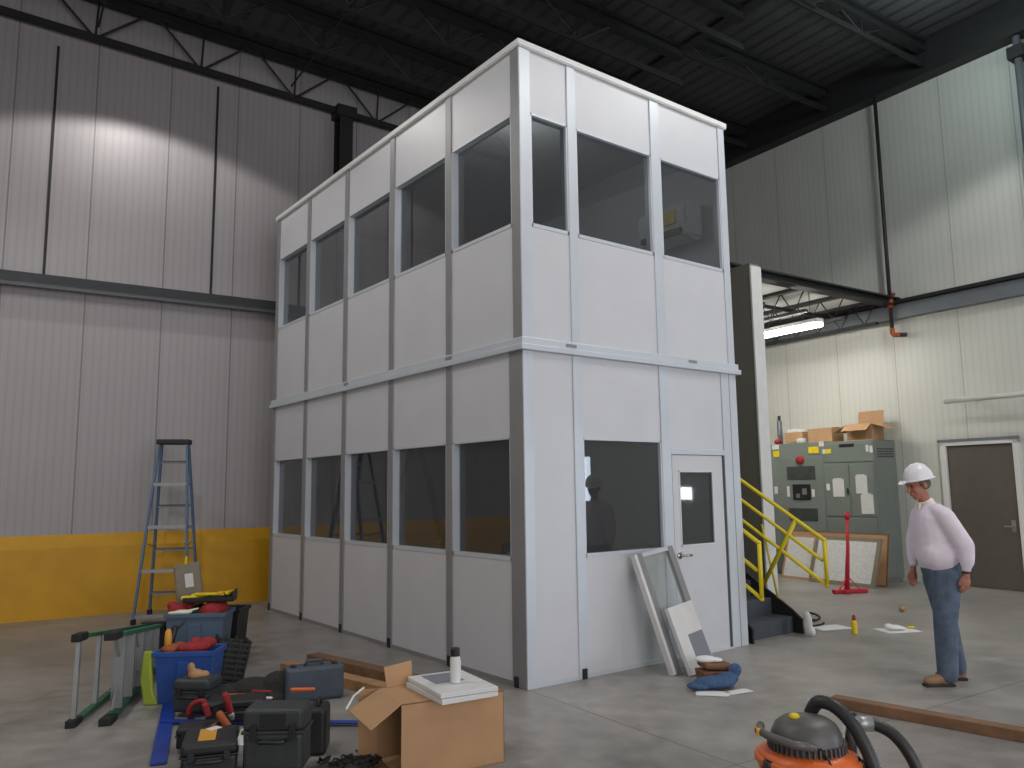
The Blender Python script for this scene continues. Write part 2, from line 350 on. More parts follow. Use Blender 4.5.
# cross bridging under the deck
br = MB()
for x in (-6, -3, 0, 3): br.tube([W3(x, .4, zr(x)-.64), W3(x, YB-.2, zr(x)-.64)], .015, 6)
tag(br.build('joist_bridging', 'dark_steel'), 'thin dark rods tying the roof joists together', 'bridging')

# ------------------------------------------------------------------ low bay at the right
PX0, PX1, PY0 = 5.34, 5.55, 1.8
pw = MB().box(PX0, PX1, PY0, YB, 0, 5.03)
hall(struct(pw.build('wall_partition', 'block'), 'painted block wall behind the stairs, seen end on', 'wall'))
BM = MB().box(PX0, XR, 2.22, 2.26, 4.98, 5.12).box(PX0, XR, 2.14, 2.34, 5.10, 5.13).box(PX0, XR, 2.14, 2.34, 4.97, 5.0)
hall(struct(BM.build('trim_7', 'dark_steel'), 'dark steel edge beam of the low roof', 'beam'))
hall(struct(MB().box(PX0, XR, 2.3, YB, 5.08, 5.13).build('trim_8', 'white'), 'pale deck of the low roof', 'deck'))
def lowjoist(x, lab):
    t = thing('low_roof_joist', lab, 'roof joist', W3(x, 2.36, 4.62), -TH, 'joists of the low roof')
    L = YB-2.4; H = .46
    MB().box(-.05, .05, 0, L, 0, .05).build('bottom_chord', 'dark_steel', t); MB().box(-.06, .06, 0, L, H-.06, H).build('top_chord', 'dark_steel', t)
    w = MB(); n = int(L/.5)
    for i in range(n): w.tube([(0, i*.5, H-.04), (0, i*.5+.25, .03), (0, i*.5+.5, H-.04)], .013, 6)
    w.build('web', 'dark_steel', t)
for x, l in ((6.3, 'low roof joist nearest the block wall'), (7.4, 'low roof joist second from the block wall'), (8.5, 'low roof joist third from the block wall'), (9.45, 'low roof joist nearest the right wall')):
    lowjoist(x, 'dark steel '+l)
cp = MB()
for y in (3.3, 4.5, 5.7): cp.box(PX1+.08, XR-.15, y, y+.05, 4.9, 4.96)
hall(tag(cp.build('cross_channel', 'dark_steel'), 'dark steel channels crossing under the low roof', 'channel'))
# hanging strip light
def strip(y0, y1, x, z, lab):
    t = thing('strip_light', lab, 'light fixture', W3(x, y0, z), -TH)
    L = y1-y0
    MB().box(-.09, .09, 0, L, .05, .12).build('housing', 'white', t, .01)
    MB().tube([(-.05, .02, .02), (-.05, L-.02, .02)], .045, 12).tube([(.05, .02, .02), (.05, L-.02, .02)], .045, 12).build('fluorescent_tube', 'tube', t, smooth=True)
    w = MB()
    for y in (.2, L-.2): w.tube([(0, y, .1), (0, y, 5.08-z)], .006, 6)
    w.build('hanger', 'dark_steel', t)
strip(2.42, 4.86, 7.86, 4.46, 'white fluorescent strip light hanging under the low roof')
strip(3.2, 5.6, 6.5, 4.56, 'fluorescent strip light high behind the block wall end')
# pipe down the right wall
t = thing('sprinkler_pipe', 'dark vertical pipe with orange fittings ending in an elbow on the right wall', 'pipe', W3(9.68, 2.22, 0), -TH)
MB().tube([(0, 0, 9.2), (0, 0, 4.48)], .035, 12).build('pipe', 'pipe_dark', t, smooth=True)
MB().tube([(0, 0, 5.12), (0, 0, 4.92)], .055, 12).tube([(-.02, 0, 5.2), (.14, 0, 5.2)], .03, 8).build('coupling', 'fit_orange', t, smooth=True)
MB().tube([(0, 0, 4.55), (0, 0, 4.46), (0, -.03, 4.42), (.0, -.16, 4.4)], .045, 12).build('elbow', 'fit_orange', t, smooth=True)
MB().tube([(0, -.14, 4.4), (.03, -.25, 4.39)], .04, 12).build('end_cap', 'pipe_dark', t, smooth=True)
t = thing('wall_conduit', 'pale vertical pipe high on the right wall near the ceiling', 'pipe', W3(9.72, -.27, 5.06), -TH)
MB().tube([(0, 0, 0), (0, 0, 4.3)], .06, 12).build('pipe', 'grey_steel', t, smooth=True)
MB().box(-.12, .17, -.12, .12, 3.55, 3.75).build('bracket', 'dark_steel', t)
t = thing('wall_rail', 'long white horizontal pipe held off the wall above the brown door', 'pipe', W3(9.5, 1.28, 3.1), -TH)
MB().tube([(0, 0, 0), (0, -3.2, 0)], .045, 14).build('pipe', 'white', t, smooth=True)
for y in (-.35, -1.7, -3.0): MB().bar((0, y, 0), (.39, y, 0), .04, .03).build('bracket', 'white', t)
# brown door in the right wall
d = hall(struct(MB().box(9.85, 9.89, .42, 1.5, .01, 2.36).build('door_1', 'door', bevel=.004), 'brown-grey steel door in the right wall', 'door'))
MB().box(9.81, 9.9, 1.5, 1.6, 0, 2.44).box(9.81, 9.9, .33, .42, 0, 2.44).box(9.81, 9.9, .33, 1.6, 2.36, 2.44).build('door_frame', 'white', d)
MB().box(9.80, 9.81, .3, 1.63, 2.42, 2.47).build('drip_cap', 'grey_steel', d)
MB().tube([(9.84, .52, 1.02), (9.78, .52, 1.02), (9.78, .64, 1.02)], .012, 8).box(9.835, 9.85, .49, .55, .93, 1.12).build('door_handle', 'alu_dark', d)

# electrical cabinets (front faces the viewer's left)
def cabinet(y0, y1, h, lab):
    t = thing('electrical_cabinet', lab, 'electrical cabinet', W3(9.1, y0, 0), -TH, 'grey electrical cabinets')
    w = y1-y0
    MB().box(0, .66, 0, w, .06, h).box(.03, .63, .02, w-.02, 0, .07).build('body', 'cab', t, .008)
    return t
c2 = cabinet(2.38, 3.40, 2.51, 'grey cabinet with sheets of paper taped to its two doors')
dA = MB().box(-.012, 0, .03, .505, 1.15, 2.1).build('cabinet_door', 'cab', c2, .004)
dB = MB().box(-.012, 0, .53, 1.02, 1.15, 2.1).build('cabinet_door', 'cab', c2, .004)
MB().box(-.012, 0, .03, 1.02, .12, 1.12).build('lower_door', 'cab', c2, .004)
MB().box(-.012, 0, .03, 1.02, 2.13, 2.47).build('top_cover', 'cab', c2, .004)
MB().box(-.02, -.012, .38, .68, 2.4, 2.46).build('nameplate', 'black', c2)
MB().box(-.035, -.012, .545, .565, 1.55, 1.66).build('door_handle', 'black', dB)
for (a, b, z0, z1) in ((.17, .39, 1.56, 1.88), (.07, .31, 1.2, 1.54), (.63, .86, 1.5, 1.82)):
    MB().box(-.022, -.014, a, b, z0, z1).box(-.024, -.014, a+.04, b-.03, z1, z1+.02).build('taped_note', 'text', c2)
for (a, b, z0, z1, m) in ((.02, .08, 2.28, 2.4, 'white'), (.1, .15, 2.3, 2.42, 'white'), (.86, .98, 2.3, 2.38, 'yel'), (.98, 1.04, 2.3, 2.38, 'white'), (.93, 1.0, 1.62, 1.74, 'white')):
    MB().box(-.016, -.01, a, b, z0, z1).build('sticker', m, c2)
lv = MB()
for k in range(4):
    for j in range(6): lv.box(.08+j*.085, .145+j*.085, -.012, .0, 2.2+k*.045, 2.225+k*.045)
lv.build('louvre', 'cab_dark', c2)
MB().box(.02, .64, -.008, 0, .1, 2.46).build('side_panel', 'cab', c2, .003)
c3 = cabinet(3.405, 4.66, 2.53, 'grey cabinet with a red lamp, a square vent and a black meter window')
MB().box(-.012, 0, .03, 1.18, .12, 2.25).build('cabinet_door', 'cab', c3, .004)
vn = MB().box(-.016, -.01, .2, .84, 1.82, 2.08)
for k in range(12): vn.box(-.022, -.016, .22+k*.05, .25+k*.05, 1.84, 2.06)
vn.build('vent', 'cab_dark', c3)
vn = MB().box(-.016, -.01, .2, .84, 1.04, 1.28)
for k in range(12): vn.box(-.022, -.016, .22+k*.05, .25+k*.05, 1.06, 1.26)
vn.build('vent', 'cab_dark', c3)
mt_ = MB().box(-.03, -.01, .32, .72, 1.44, 1.74).build('meter_window', 'black', c3, .01)
MB().box(-.034, -.03, .4, .5, 1.54, 1.66).box(-.034, -.03, .56, .64, 1.48, 1.56).build('dial', 'grey_steel', mt_)
MB().lathe([(.09, 0), (.09, .03), (.06, .06), (.0001, .07)], 20).build('warning_lamp', 'red', c3, smooth=True, mt=Matrix.Translation((0, .52, 2.2)) @ Matrix.Rotation(-PI/2, 4, 'Y'))
for (a, b, z0, z1, m) in ((.1, .32, 2.32, 2.44, 'yel'), (1.0, 1.14, 2.28, 2.4, 'yel'), (1.0, 1.16, 2.43, 2.52, 'white'), (.8, .86, 1.5, 1.7, 'white'), (.24, .3, 1.5, 1.64, 'white'), (1.08, 1.16, 1.56, 1.7, 'white'), (-.02, .08, 2.44, 2.53, 'white')):
    MB().box(-.016, -.01, a, b, z0, z1).build('sticker', m, c3)

# boxes on top of the cabinets
def carton(name, lab, loc, rz, w, d, h, flaps=(), cat='box', m='card', th=.006, group=None):
    """an open carton: w along local x, d along local y; flaps = (side, angle from upright, length)"""
    t = thing(name, lab, cat, loc, rz, group)
    b = MB().box(-w/2, w/2, -d/2, -d/2+th, 0, h).box(-w/2, w/2, d/2-th, d/2, 0, h).box(-w/2, -w/2+th, -d/2+th, d/2-th, 0, h).box(w/2-th, w/2, -d/2+th, d/2-th, 0, h).box(-w/2+th, w/2-th, -d/2+th, d/2-th, 0, th)
    b.build('carton_body', m, t)
    for side, ang, ln in flaps:
        fb = MB()
        if side in 'fb':
            s = -1 if side == 'f' else 1
            fb.box(-w/2, w/2, 0, th, 0, ln); mt = Matrix.Translation((0, s*d/2, h)) @ Matrix.Rotation(-s*ang, 4, 'X')
        else:
            s = -1 if side == 'l' else 1
            fb.box(0, th, -d/2, d/2, 0, ln); mt = Matrix.Translation((s*w/2, 0, h)) @ Matrix.Rotation(s*ang, 4, 'Y')
        fb.build('flap', m, t, mt=mt)
    return t
HB = -TH-PI/2   # local +x runs toward the viewer's right along the cabinet row, local -y faces the room
carton('cardboard_box', 'large open cardboard box with spread flaps on the right of the cabinet tops', W3(9.4, 2.72, 2.51), HB, .5, .38, .3, (('f', 2.2, .22), ('b', .12, .26), ('l', 2.0, .3), ('r', 1.9, .3)), group='cardboard boxes on the cabinets')
carton('cardboard_box', 'closed brown cardboard box in the middle of the cabinet tops', W3(9.4, 3.55, 2.53), HB, .52, .36, .26, (('f', -1.5, .17), ('b', -1.5, .17)), group='cardboard boxes on the cabinets')
carton('cardboard_box', 'small cardboard tray of white papers on the left of the cabinet tops', W3(9.42, 4.18, 2.56), HB, .4, .3, .2, (), group='cardboard boxes on the cabinets')
pp = MB()
for k, (x, y) in enumerate(((0, 0), (.1, .05), (-.12, .02))): pp.box(x-.08, x+.08, y-.09, y+.09, .01, .22+.02*k)
o = tag(pp.build('paper_stack', 'paper'), 'white papers sticking out of the small cardboard tray', 'papers'); o.location = W3(9.42, 4.18, 2.57); o.rotation_euler = (0, 0, HB)
o = tag(MB().ell((0, 0, .06), (.09, .07, .06)).ell((.12, .03, .045), (.06, .05, .045)).build('red_rag', 'red', voxel=.012, sm=3), 'crumpled red rag at the left end of the cabinet tops', 'rag'); o.location = W3(9.3, 4.58, 2.53)
o = tag(MB().lathe([(.001, 0), (.09, 0), (.1, .08), (.06, .1), (.001, .1)], 20, cap=False).build('white_roll', 'white', smooth=True), 'white roll lying on the front edge of the cabinet top', 'roll'); o.location = W3(9.3, 4.02, 2.53)
t = thing('tool_tube', 'dark upright tube standing at the left end of the cabinet tops', 'tube', W3(9.5, 4.68, 2.53), -TH)
MB().lathe([(.05, 0), (.05, .5)], 14).build('tube_body', 'grey_steel', t, smooth=True); MB().lathe([(.03, .5), (.03, .6)], 12).build('cap', 'black', t, smooth=True)

# framed drawings leaning on the cabinets
def leanboard(name, lab, a, b, h, back, th, m_front, m_edge, cat, border=.04):
    """a board standing on the floor from a to b and leaning back by `back` metres"""
    a = Vector(a); b = Vector(b); L = (b-a).length; x = (b-a).normalized(); y = Vector((-x.y, x.x, 0))
    t = thing(name, lab, cat, a, math.atan2(x.y, x.x))
    ang = math.asin(back/h)
    rot = Matrix.Rotation(-ang, 4, 'X')
    MB().box(0, L, 0, th, 0, h).build('board', m_edge, t, mt=rot)
    MB().box(border, L-border, -.004, 0, border, h-border).build('drawing_sheet', m_front, t, mt=rot)
    return t
leanboard('framed_drawing', 'large framed drawing leaning on the cabinets behind the red broom', W3(8.45, 3.42, 0), W3(8.4, 2.12, 0), .86, .3, .05, 'drawing', 'tan', 'drawing', .07)
leanboard('framed_drawing', 'white drawing board leaning behind the yellow railing, half covered by the big frame', W3(8.62, 4.15, 0), W3(8.57, 3.47, 0), .84, .25, .03, 'drawing', 'card', 'drawing', .05)
leanboard('cardboard_sheet', 'brown cardboard sheet leaning on the cabinets behind the framed drawings', W3(8.83, 4.25, 0), W3(8.77, 2.12, 0), .88, .16, .02, 'card', 'brown', 'cardboard', .02)
# red broom
t = thing('push_broom', 'red push broom standing upright in front of the framed drawings', 'broom', (7.75, 1.5, 0), RZ)
MB().tube([(-.05, .02, .06), (.03, .08, .7), (.07, .12, 1.2)], [.04, .028, .022], 12).tube([(.07, .12, 1.16), (.075, .13, 1.27)], .038, 12).build('handle', 'broom_red', t, smooth=True)
MB().bar((-.3, -.06, .04), (.28, .06, .04), .09, .05).bar((-.12, -.16, .04), (.05, .2, .04), .08, .05).build('head', 'broom_red', t, .01); MB().bar((-.29, -.06, .01), (.27, .06, .01), .08, .02).build('bristles', 'red', t)
MB().bar((-.2, -.04, .06), (-.03, .03, .26), .03, .012).bar((.16, .03, .06), (-.02, .03, .26), .03, .012).build('brace', 'broom_red', t)

# ------------------------------------------------------------------ stairs behind the right side of the booth
SX0, SX1 = 3.13, 4.11
t = thing('metal_staircase', 'dark grey steel stairs rising behind the right side of the white booth', 'stairs', (SX0, .1, 0))
rise, run, NS = .1866, .285, 16
tr = MB()
for k in range(NS):
    tr = MB().box(.04, SX1-SX0-.04, k*run, k*run+run+.02, (k+1)*rise-.03, (k+1)*rise).box(.04, SX1-SX0-.04, k*run, k*run+.012, k*rise, (k+1)*rise-.03)
    tr.build('step', 'stair', t)
for s, x in ((0, 0), (1, SX1-SX0-.03)):
    MB().prism([(-.12, 0), (.14, 0), (NS*run, NS*rise-.25), (NS*run, NS*rise+.05), (.02, .27), (-.12, .16)], x, x+.03, 'X').build('stringer', 'dark_steel', t)
MB().box(0, SX1-SX0, NS*run, NS*run+1.1, NS*rise-.1, NS*rise).build('landing', 'stair', t)
for x in (.05, SX1-SX0-.1):
    MB().box(x, x+.07, NS*run+1.0, NS*run+1.07, 0, NS*rise-.1).build('post', 'dark_steel', t)
sl = .63
def railing(lab, x, y0, zt, zm, zl, ytop):
    t = thing('stair_railing', lab, 'railing', (x, y0, 0), 0, 'yellow stair railings')
    MB().tube([(0, 0, zt), (0, ytop, zt+sl*ytop)], .024, 10).build('top_rail', 'yellow_rail', t, smooth=True)
    MB().tube([(0, .04, zm), (0, ytop, zm+sl*(ytop-.04))], .022, 10).build('mid_rail', 'yellow_rail', t, smooth=True)
    MB().tube([(0, 0, zl), (0, ytop, zl+sl*ytop)], .022, 10).build('lower_rail', 'yellow_rail', t, smooth=True)
    MB().tube([(0, 0, zl), (0, 0, zt)], .024, 10).ell((0, 0, zt), (.026, .026, .026)).ell((0, 0, zl), (.026, .026, .026)).build('end_post', 'yellow_rail', t, smooth=True)
    return t
r1 = railing('long yellow pipe railing on the open side of the stairs', SX1-.015, -.36, 1.09, .86, .58, 4.7)
MB().tube([(0, .36, 1.31), (0, .86, .52)], .026, 10).build('brace', 'yellow_rail', r1, smooth=True)
MB().tube([(.0, .84, 1.25), (.0, .66, .36)], .014, 8).build('thin_brace', 'yellow_rail', r1, smooth=True)
for y in (2.4, 4.2): MB().tube([(0, y, 1.09+sl*y), (0, y+.05, .1+sl*y)], .024, 10).build('post', 'yellow_rail', r1, smooth=True)
r2 = railing('short yellow railing end beside the booth door corner', SX0-.02, -.18, 1.10, .8, .5, 4.6)
for y in (.9, 2.6, 4.2): MB().tube([(0, y, 1.07+sl*y), (0, y, .2+sl*(y-.2))], .022, 10).build('post', 'yellow_rail', r2, smooth=True)
o = tag(MB().ell((0, 0, .14), (.05, .07, .15)).ell((.02, -.03, .05), (.05, .07, .06)).ell((-.02, 0, .22), (.035, .05, .07)).build('white_rag', 'paper', voxel=.012, sm=2), 'pale rag hung on the bottom corner of the stairs', 'rag'); o.location = (4.02, -.13, 0); o.scale = (.8, .8, .95)
cb = MB(); pts = []
for k in range(40):
    a = k/39; pts.append(Vector((4.35+1.1*a+.06*math.sin(9*a), .15+.55*a+.12*math.sin(7*a), .012)))
cb.tube(pts, .012, 6)
pts = [Vector((4.3+.5*math.cos(a)*.6+.35, .35+.22*math.sin(a), .02)) for a in [k*.2 for k in range(28)]]
cb.tube(pts, .012, 6)
tag(cb.build('power_cord', 'rubber', smooth=True), 'dark cord looped on the floor beside the stairs', 'cord')

# ------------------------------------------------------------------ the booth
W, L, TK = 3.063, 6.18, .08
booth = thing('modular_office', 'white two-storey modular booth with dark windows and grey aluminium framing', 'booth', (0, 0, 0))
def P(x0, x1, y0, y1, z0, z1, name='wall_panel', m='panel', bevel=0, parent=None):
    return MB().box(x0, x1, y0, y1, z0, z1).build(name, m, parent or booth, bevel)
def face(side, u0, u1, z0, z1, name, m, out=0.0, th=TK, parent=None, bevel=0):
    """a slab on one face: front (y=0), left (x=0), right (x=W), back (y=L)"""
    if side == 'F': a = (u0, u1, -out, th)
    if side == 'L': a = (-out, th, u0, u1)
    if side == 'R': a = (W-th, W+out, u0, u1)
    if side == 'B': a = (u0, u1, L-th, L+out)
    return P(*a, z0, z1, name, m, bevel, parent)
def window(side, u0, u1, z0, z1, fr=.035):
    b = MB()
    for (a0, a1, c0, c1) in ((u0, u1, z0, z0+fr), (u0, u1, z1-fr*.6, z1), (u0, u0+fr*.5, z0, z1), (u1-fr*.5, u1, z0, z1)):
        if side == 'F': b.box(a0, a1, -.006, .085, c0, c1)
        if side == 'L': b.box(-.006, .085, a0, a1, c0, c1)
        if side == 'B': b.box(a0, a1, L-.08, L+.006, c0, c1)
    w = b.build('window_frame', 'alu', booth)
    g = MB()
    if side == 'F': g.box(u0+.01, u1-.01, .03, .031, z0+.02, z1-.01)
    if side == 'L': g.box(.03, .031, u0+.01, u1-.01, z0+.02, z1-.01)
    for fc in [q for q in g.bm.faces if abs(q.normal.z) > .5]: pass
    g.bm.free(); g = MB()
    if side == 'F': v = [(u0+.01, .03, z0+.02), (u1-.01, .03, z0+.02), (u1-.01, .03, z1-.01), (u0+.01, .03, z1-.01)]
    elif side == 'L': v = [(.068, u0+.01, z0+.02), (.068, u1-.01, z0+.02), (.068, u1-.01, z1-.01), (.068, u0+.01, z1-.01)]
    else: v = [(u0+.01, L-.03, z0+.02), (u1-.01, L-.03, z0+.02), (u1-.01, L-.03, z1-.01), (u0+.01, L-.03, z1-.01)]
    g.bm.faces.new([g.bm.verts.new(p) for p in v]); g.build('pane', 'glass', w)
Z1, Z1b, Z2 = 2.98, 3.10, 5.94
pitchY = 1.2357
# left face: five bays, two storeys
for k in range(5):
    lo = pitchY*k+(.2 if k == 0 else .055); hi = pitchY*(k+1)-(.055 if k < 4 else .11)
    lo2 = pitchY*k+(.13 if k == 0 else .055)
    face('L', lo, hi, .04, 1.08, 'wall_panel', 'panel'); face('L', lo, hi, 2.2, Z1, 'wall_panel', 'panel')
    window('L', lo, hi, 1.08, 2.2)
    face('L', lo2, hi, Z1b, 4.18, 'wall_panel', 'panel'); face('L', lo2, hi, 5.3, Z2, 'wall_panel', 'panel')
    window('L', lo2, hi, 4.18, 5.3)
for k in range(1, 6):
    c = pitchY*k; a0, a1 = (c-.055, c+.055) if k < 5 else (c-.11, c)
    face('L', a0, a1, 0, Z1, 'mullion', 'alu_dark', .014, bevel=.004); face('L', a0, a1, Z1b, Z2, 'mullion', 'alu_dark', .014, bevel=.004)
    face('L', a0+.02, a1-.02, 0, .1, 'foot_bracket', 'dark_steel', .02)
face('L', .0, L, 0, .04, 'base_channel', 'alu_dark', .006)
# corner posts
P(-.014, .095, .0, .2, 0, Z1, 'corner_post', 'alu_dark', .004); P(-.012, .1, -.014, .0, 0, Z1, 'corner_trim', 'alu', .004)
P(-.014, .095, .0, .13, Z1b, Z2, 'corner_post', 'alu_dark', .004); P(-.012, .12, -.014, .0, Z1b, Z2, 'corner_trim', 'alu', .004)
face('L', .11, .16, 0, .09, 'foot_bracket', 'dark_steel', .03)
# front face
face('F', .1, .59, .04, Z1, 'wall_panel', 'panel')
face('F', .70, 1.79, .04, 1.08, 'wall_panel', 'panel'); face('F', .70, 1.79, 2.2, Z1, 'wall_panel', 'panel'); window('F', .70, 1.79, 1.08, 2.2)
face('F', 1.93, 2.8, 2.12, Z1, 'wall_panel', 'panel')
face('F', .59, .70, 0, Z1, 'mullion', 'alu', .014, bevel=.004); face('F', 1.79, 1.93, 0, Z1, 'mullion', 'alu', .014, bevel=.004)
face('F', 2.80, W, 0, Z1, 'corner_post', 'alu', .014, bevel=.004); face('F', 2.93, 2.94, 0, Z1, 'post_groove', 'alu_dark', .016)
face('F', 1.93, 2.80, 2.06, 2.12, 'door_header', 'alu', .014, bevel=.004)
face('F', .62, .67, 0, .09, 'foot_bracket', 'dark_steel', .03)
face('F', 0, 1.95, 0, .04, 'base_channel', 'alu', .006)
# upper front
for (a, b) in ((.12, .59), (.70, 1.79), (1.93, 2.95)):
    face('F', a, b, Z1b, 4.17, 'wall_panel', 'panel'); face('F', a, b, 5.3, Z2, 'wall_panel', 'panel'); window('F', a, b, 4.17, 5.3)
for (a, b) in ((.59, .70), (1.79, 1.93), (2.95, W)): face('F', a, b, Z1b, Z2, 'mullion', 'alu', .014, bevel=.004)
# door of the booth
bd = face('F', 1.95, 2.76, .015, 2.055, 'door', 'panel', -.01, .055, bevel=.003)
bd.data.clear_geometry(); bmx = bmesh.new(); bmx.from_mesh(bd.data); tmp = MB(); tmp.bm.free(); tmp.bm = bmx
tmp.box(1.95, 2.05, .0, .05, .015, 2.055).box(2.59, 2.765, .0, .05, .015, 2.055).box(2.05, 2.59, .0, .05, .015, 1.12).box(2.05, 2.59, .0, .05, 1.88, 2.055)
bmesh.ops.recalc_face_normals(bmx, faces=bmx.faces[:]); bmx.to_mesh(bd.data); bmx.free(); bd.modifiers.clear()
g = MB(); g.bm.faces.new([g.bm.verts.new(p) for p in ((2.05, .02, 1.12), (2.59, .02, 1.12), (2.59, .02, 1.88), (2.05, .02, 1.88))]); g.build('door_pane', 'glass', bd)
b = MB().box(2.045, 2.06, -.006, 0, 1.11, 1.89).box(2.58, 2.595, -.006, 0, 1.11, 1.89).box(2.045, 2.595, -.006, 0, 1.11, 1.125).box(2.045, 2.595, -.006, 0, 1.875, 1.89); b.build('pane_bead', 'white', bd)
b = MB().tube([(2.01, 0, 1.02), (2.01, -.06, 1.02), (2.13, -.065, 1.02)], .013, 10).tube([(2.01, 0, 1.02), (2.01, -.012, 1.02)], .035, 16); b.build('door_handle', 'chrome', bd, smooth=True)
face('F', 2.768, 2.798, .015, 2.06, 'hinge_gap', 'cab_dark', .004, .03)  # dark strip drawn in place of the shaded gap at the hinges
face('F', 1.93, 2.8, 0, .014, 'threshold', 'alu', .02)
# right and back faces
for z0, z1 in ((0, Z1), (Z1b, Z2)):
    for k in range(5): face('R', pitchY*k+.0, pitchY*(k+1), z0, z1, 'wall_panel', 'panel')
    face('B', TK, W-TK, z0, z1, 'wall_panel', 'panel')
# belt between storeys, floor slab, roof cap, little grey tags on the belt
b = MB().box(-.055, W+.055, -.055, L+.055, Z1, 3.035).box(-.035, W+.035, -.035, L+.035, 3.035, Z1b)
b.build('belt_course', 'alu', booth, .006)
b = MB().box(-.035, W+.035, -.035, L+.035, Z2, Z2+.06).box(-.03, W+.03, -.03, L+.03, Z2-.012, Z2-.001); b.build('roof_cap', 'white', booth, .006)
for x in (.55, 2.3): P(x-.06, x+.07, -.041, -.034, 3.05, 3.08, 'belt_tag', 'alu_dark')
for y in (1.2, 3.6): P(-.041, -.034, y-.06, y+.06, 3.05, 3.08, 'belt_tag', 'alu_dark')
P(TK, W-TK, TK, L-TK, .001, .01, 'floor_covering', 'grey_steel')
# air conditioner on the inside of the right wall, upper floor
t = thing('air_conditioner', 'wall-mounted air conditioner with yellow sticker behind the upper right window', 'air conditioner', (W-TK, .30, 4.62))
MB().prism([(0, .04), (0, .46), (-.3, .44), (-.34, .30), (-.30, .05), (-.12, 0)], 0, .72, 'Y').build('body', 'white', t)
MB().box(-.352, -.31, .05, .67, .06, .13).build('air_outlet', 'black', t); MB().box(-.36, -.30, .12, .30, .2, .36).build('energy_sticker', 'yel', t)
MB().box(-.30, 0, -.02, 0, .05, .45).build('end_cap', 'white', t, .01)
# white strip leaning inside
o = tag(MB().bar((.34, 4.78, 3.03-2.99+.05), (.30, 4.5, 2.15), .012, .07, (0, 1, 0)).build('trim_strip', 'white'), 'long white strip leaning inside behind a lower side window', 'strip')

# ------------------------------------------------------------------ step ladders
def step_ladder(name, lab, H, wb, wt, sp, m, loc=(0,0,0), rz=0, nst=7, mt=None, brace_n=4, boot=.07):
    t = thing(name, lab, 'ladder', loc, rz, None)
    if mt is not None: t.matrix_world = mt
    yt = .07
    for s in (-1, 1):
        MB().bar((s*wb/2, sp/2, .03), (s*wt/2, yt, H-.06), .03, .075, (0, 1, 0)).build('front_rail', m, t)
        MB().bar((s*wb/2*1.02, -sp/2, .03), (s*wt/2*1.02, -yt, H-.06), .03, .05, (0, 1, 0)).build('rear_rail', m, t)
        for yy, q in ((sp/2, .09), (-sp/2, .07)): MB().box(s*wb/2-.03, s*wb/2+.03, yy-q/2, yy+q/2, 0, boot).build('foot', 'rubber', t, .008)
        f = .42; zz = H*f
        w = wb/2*(1-f)+wt/2*f; ya = sp/2*(1-f)+yt*f
        MB().bar((s*(w-.03), ya, zz), (s*(w-.03), 0, zz-.05), .006, .02).bar((s*(w-.03), -ya, zz), (s*(w-.03), 0, zz-.05), .006, .02).build('spreader', 'silver', t)
    for k in range(nst):
        z = H*(k+1)/(nst+1); q = z/H; w = wb*(1-q)+wt*q-.03; y = sp/2*(1-q)+yt*q
        MB().box(-w/2, w/2, y-.04, y+.04, z-.012, z+.012).box(-w/2, w/2, y-.04, y-.035, z-.03, z+.012).build('step', 'alu_dark', t)
        if k in (0, 2):
            for s in (-1, 1): MB().bar((s*w*.48, y, z-.13), (s*w*.22, y, z-.02), .02, .006).build('step_brace', 'alu_dark', t)
    for k in range(brace_n):
        z = H*(.03+.235*k); q = z/H; w = wb*(1-q)+wt*q; y = -(sp/2*(1-q)+yt*q)
        MB().box(-w/2, w/2, y-.015, y+.015, z, z+.045).build('rear_brace', 'silver', t)
    MB().box(-wt/2-.04, wt/2+.04, -.12, .12, H-.07, H).build('top_cap', 'black', t, .012)
    return t
step_ladder('step_ladder', 'tall blue step ladder standing open in front of the yellow curb', 2.48, .66, .36, .95, 'ladder_blue', (-1.37, 6.36, 0), math.radians(-25))
step_ladder('step_ladder', 'dark step ladder standing inside the booth behind a lower side window', 2.4, .66, .36, 1.25, 'ladder_dark', (1.45, 4.4, .01), math.radians(-118))
# green ladder on its side
a = Vector((-3.2, 1.26, .335)); bq = Vector((-2.28, 3.2, .225))
z = (bq-a).normalized(); xx = Vector((0, 0, 1)); xx = (xx-z*xx.dot(z)).normalized(); yy = z.cross(xx)
mt = Matrix((xx, yy, z)).transposed().to_4x4(); mt.translation = a
step_ladder('step_ladder', 'green step ladder lying on its side with black feet toward the viewer', 2.1, .62, .36, .24, 'ladder_green', mt=mt, nst=5, boot=.2)
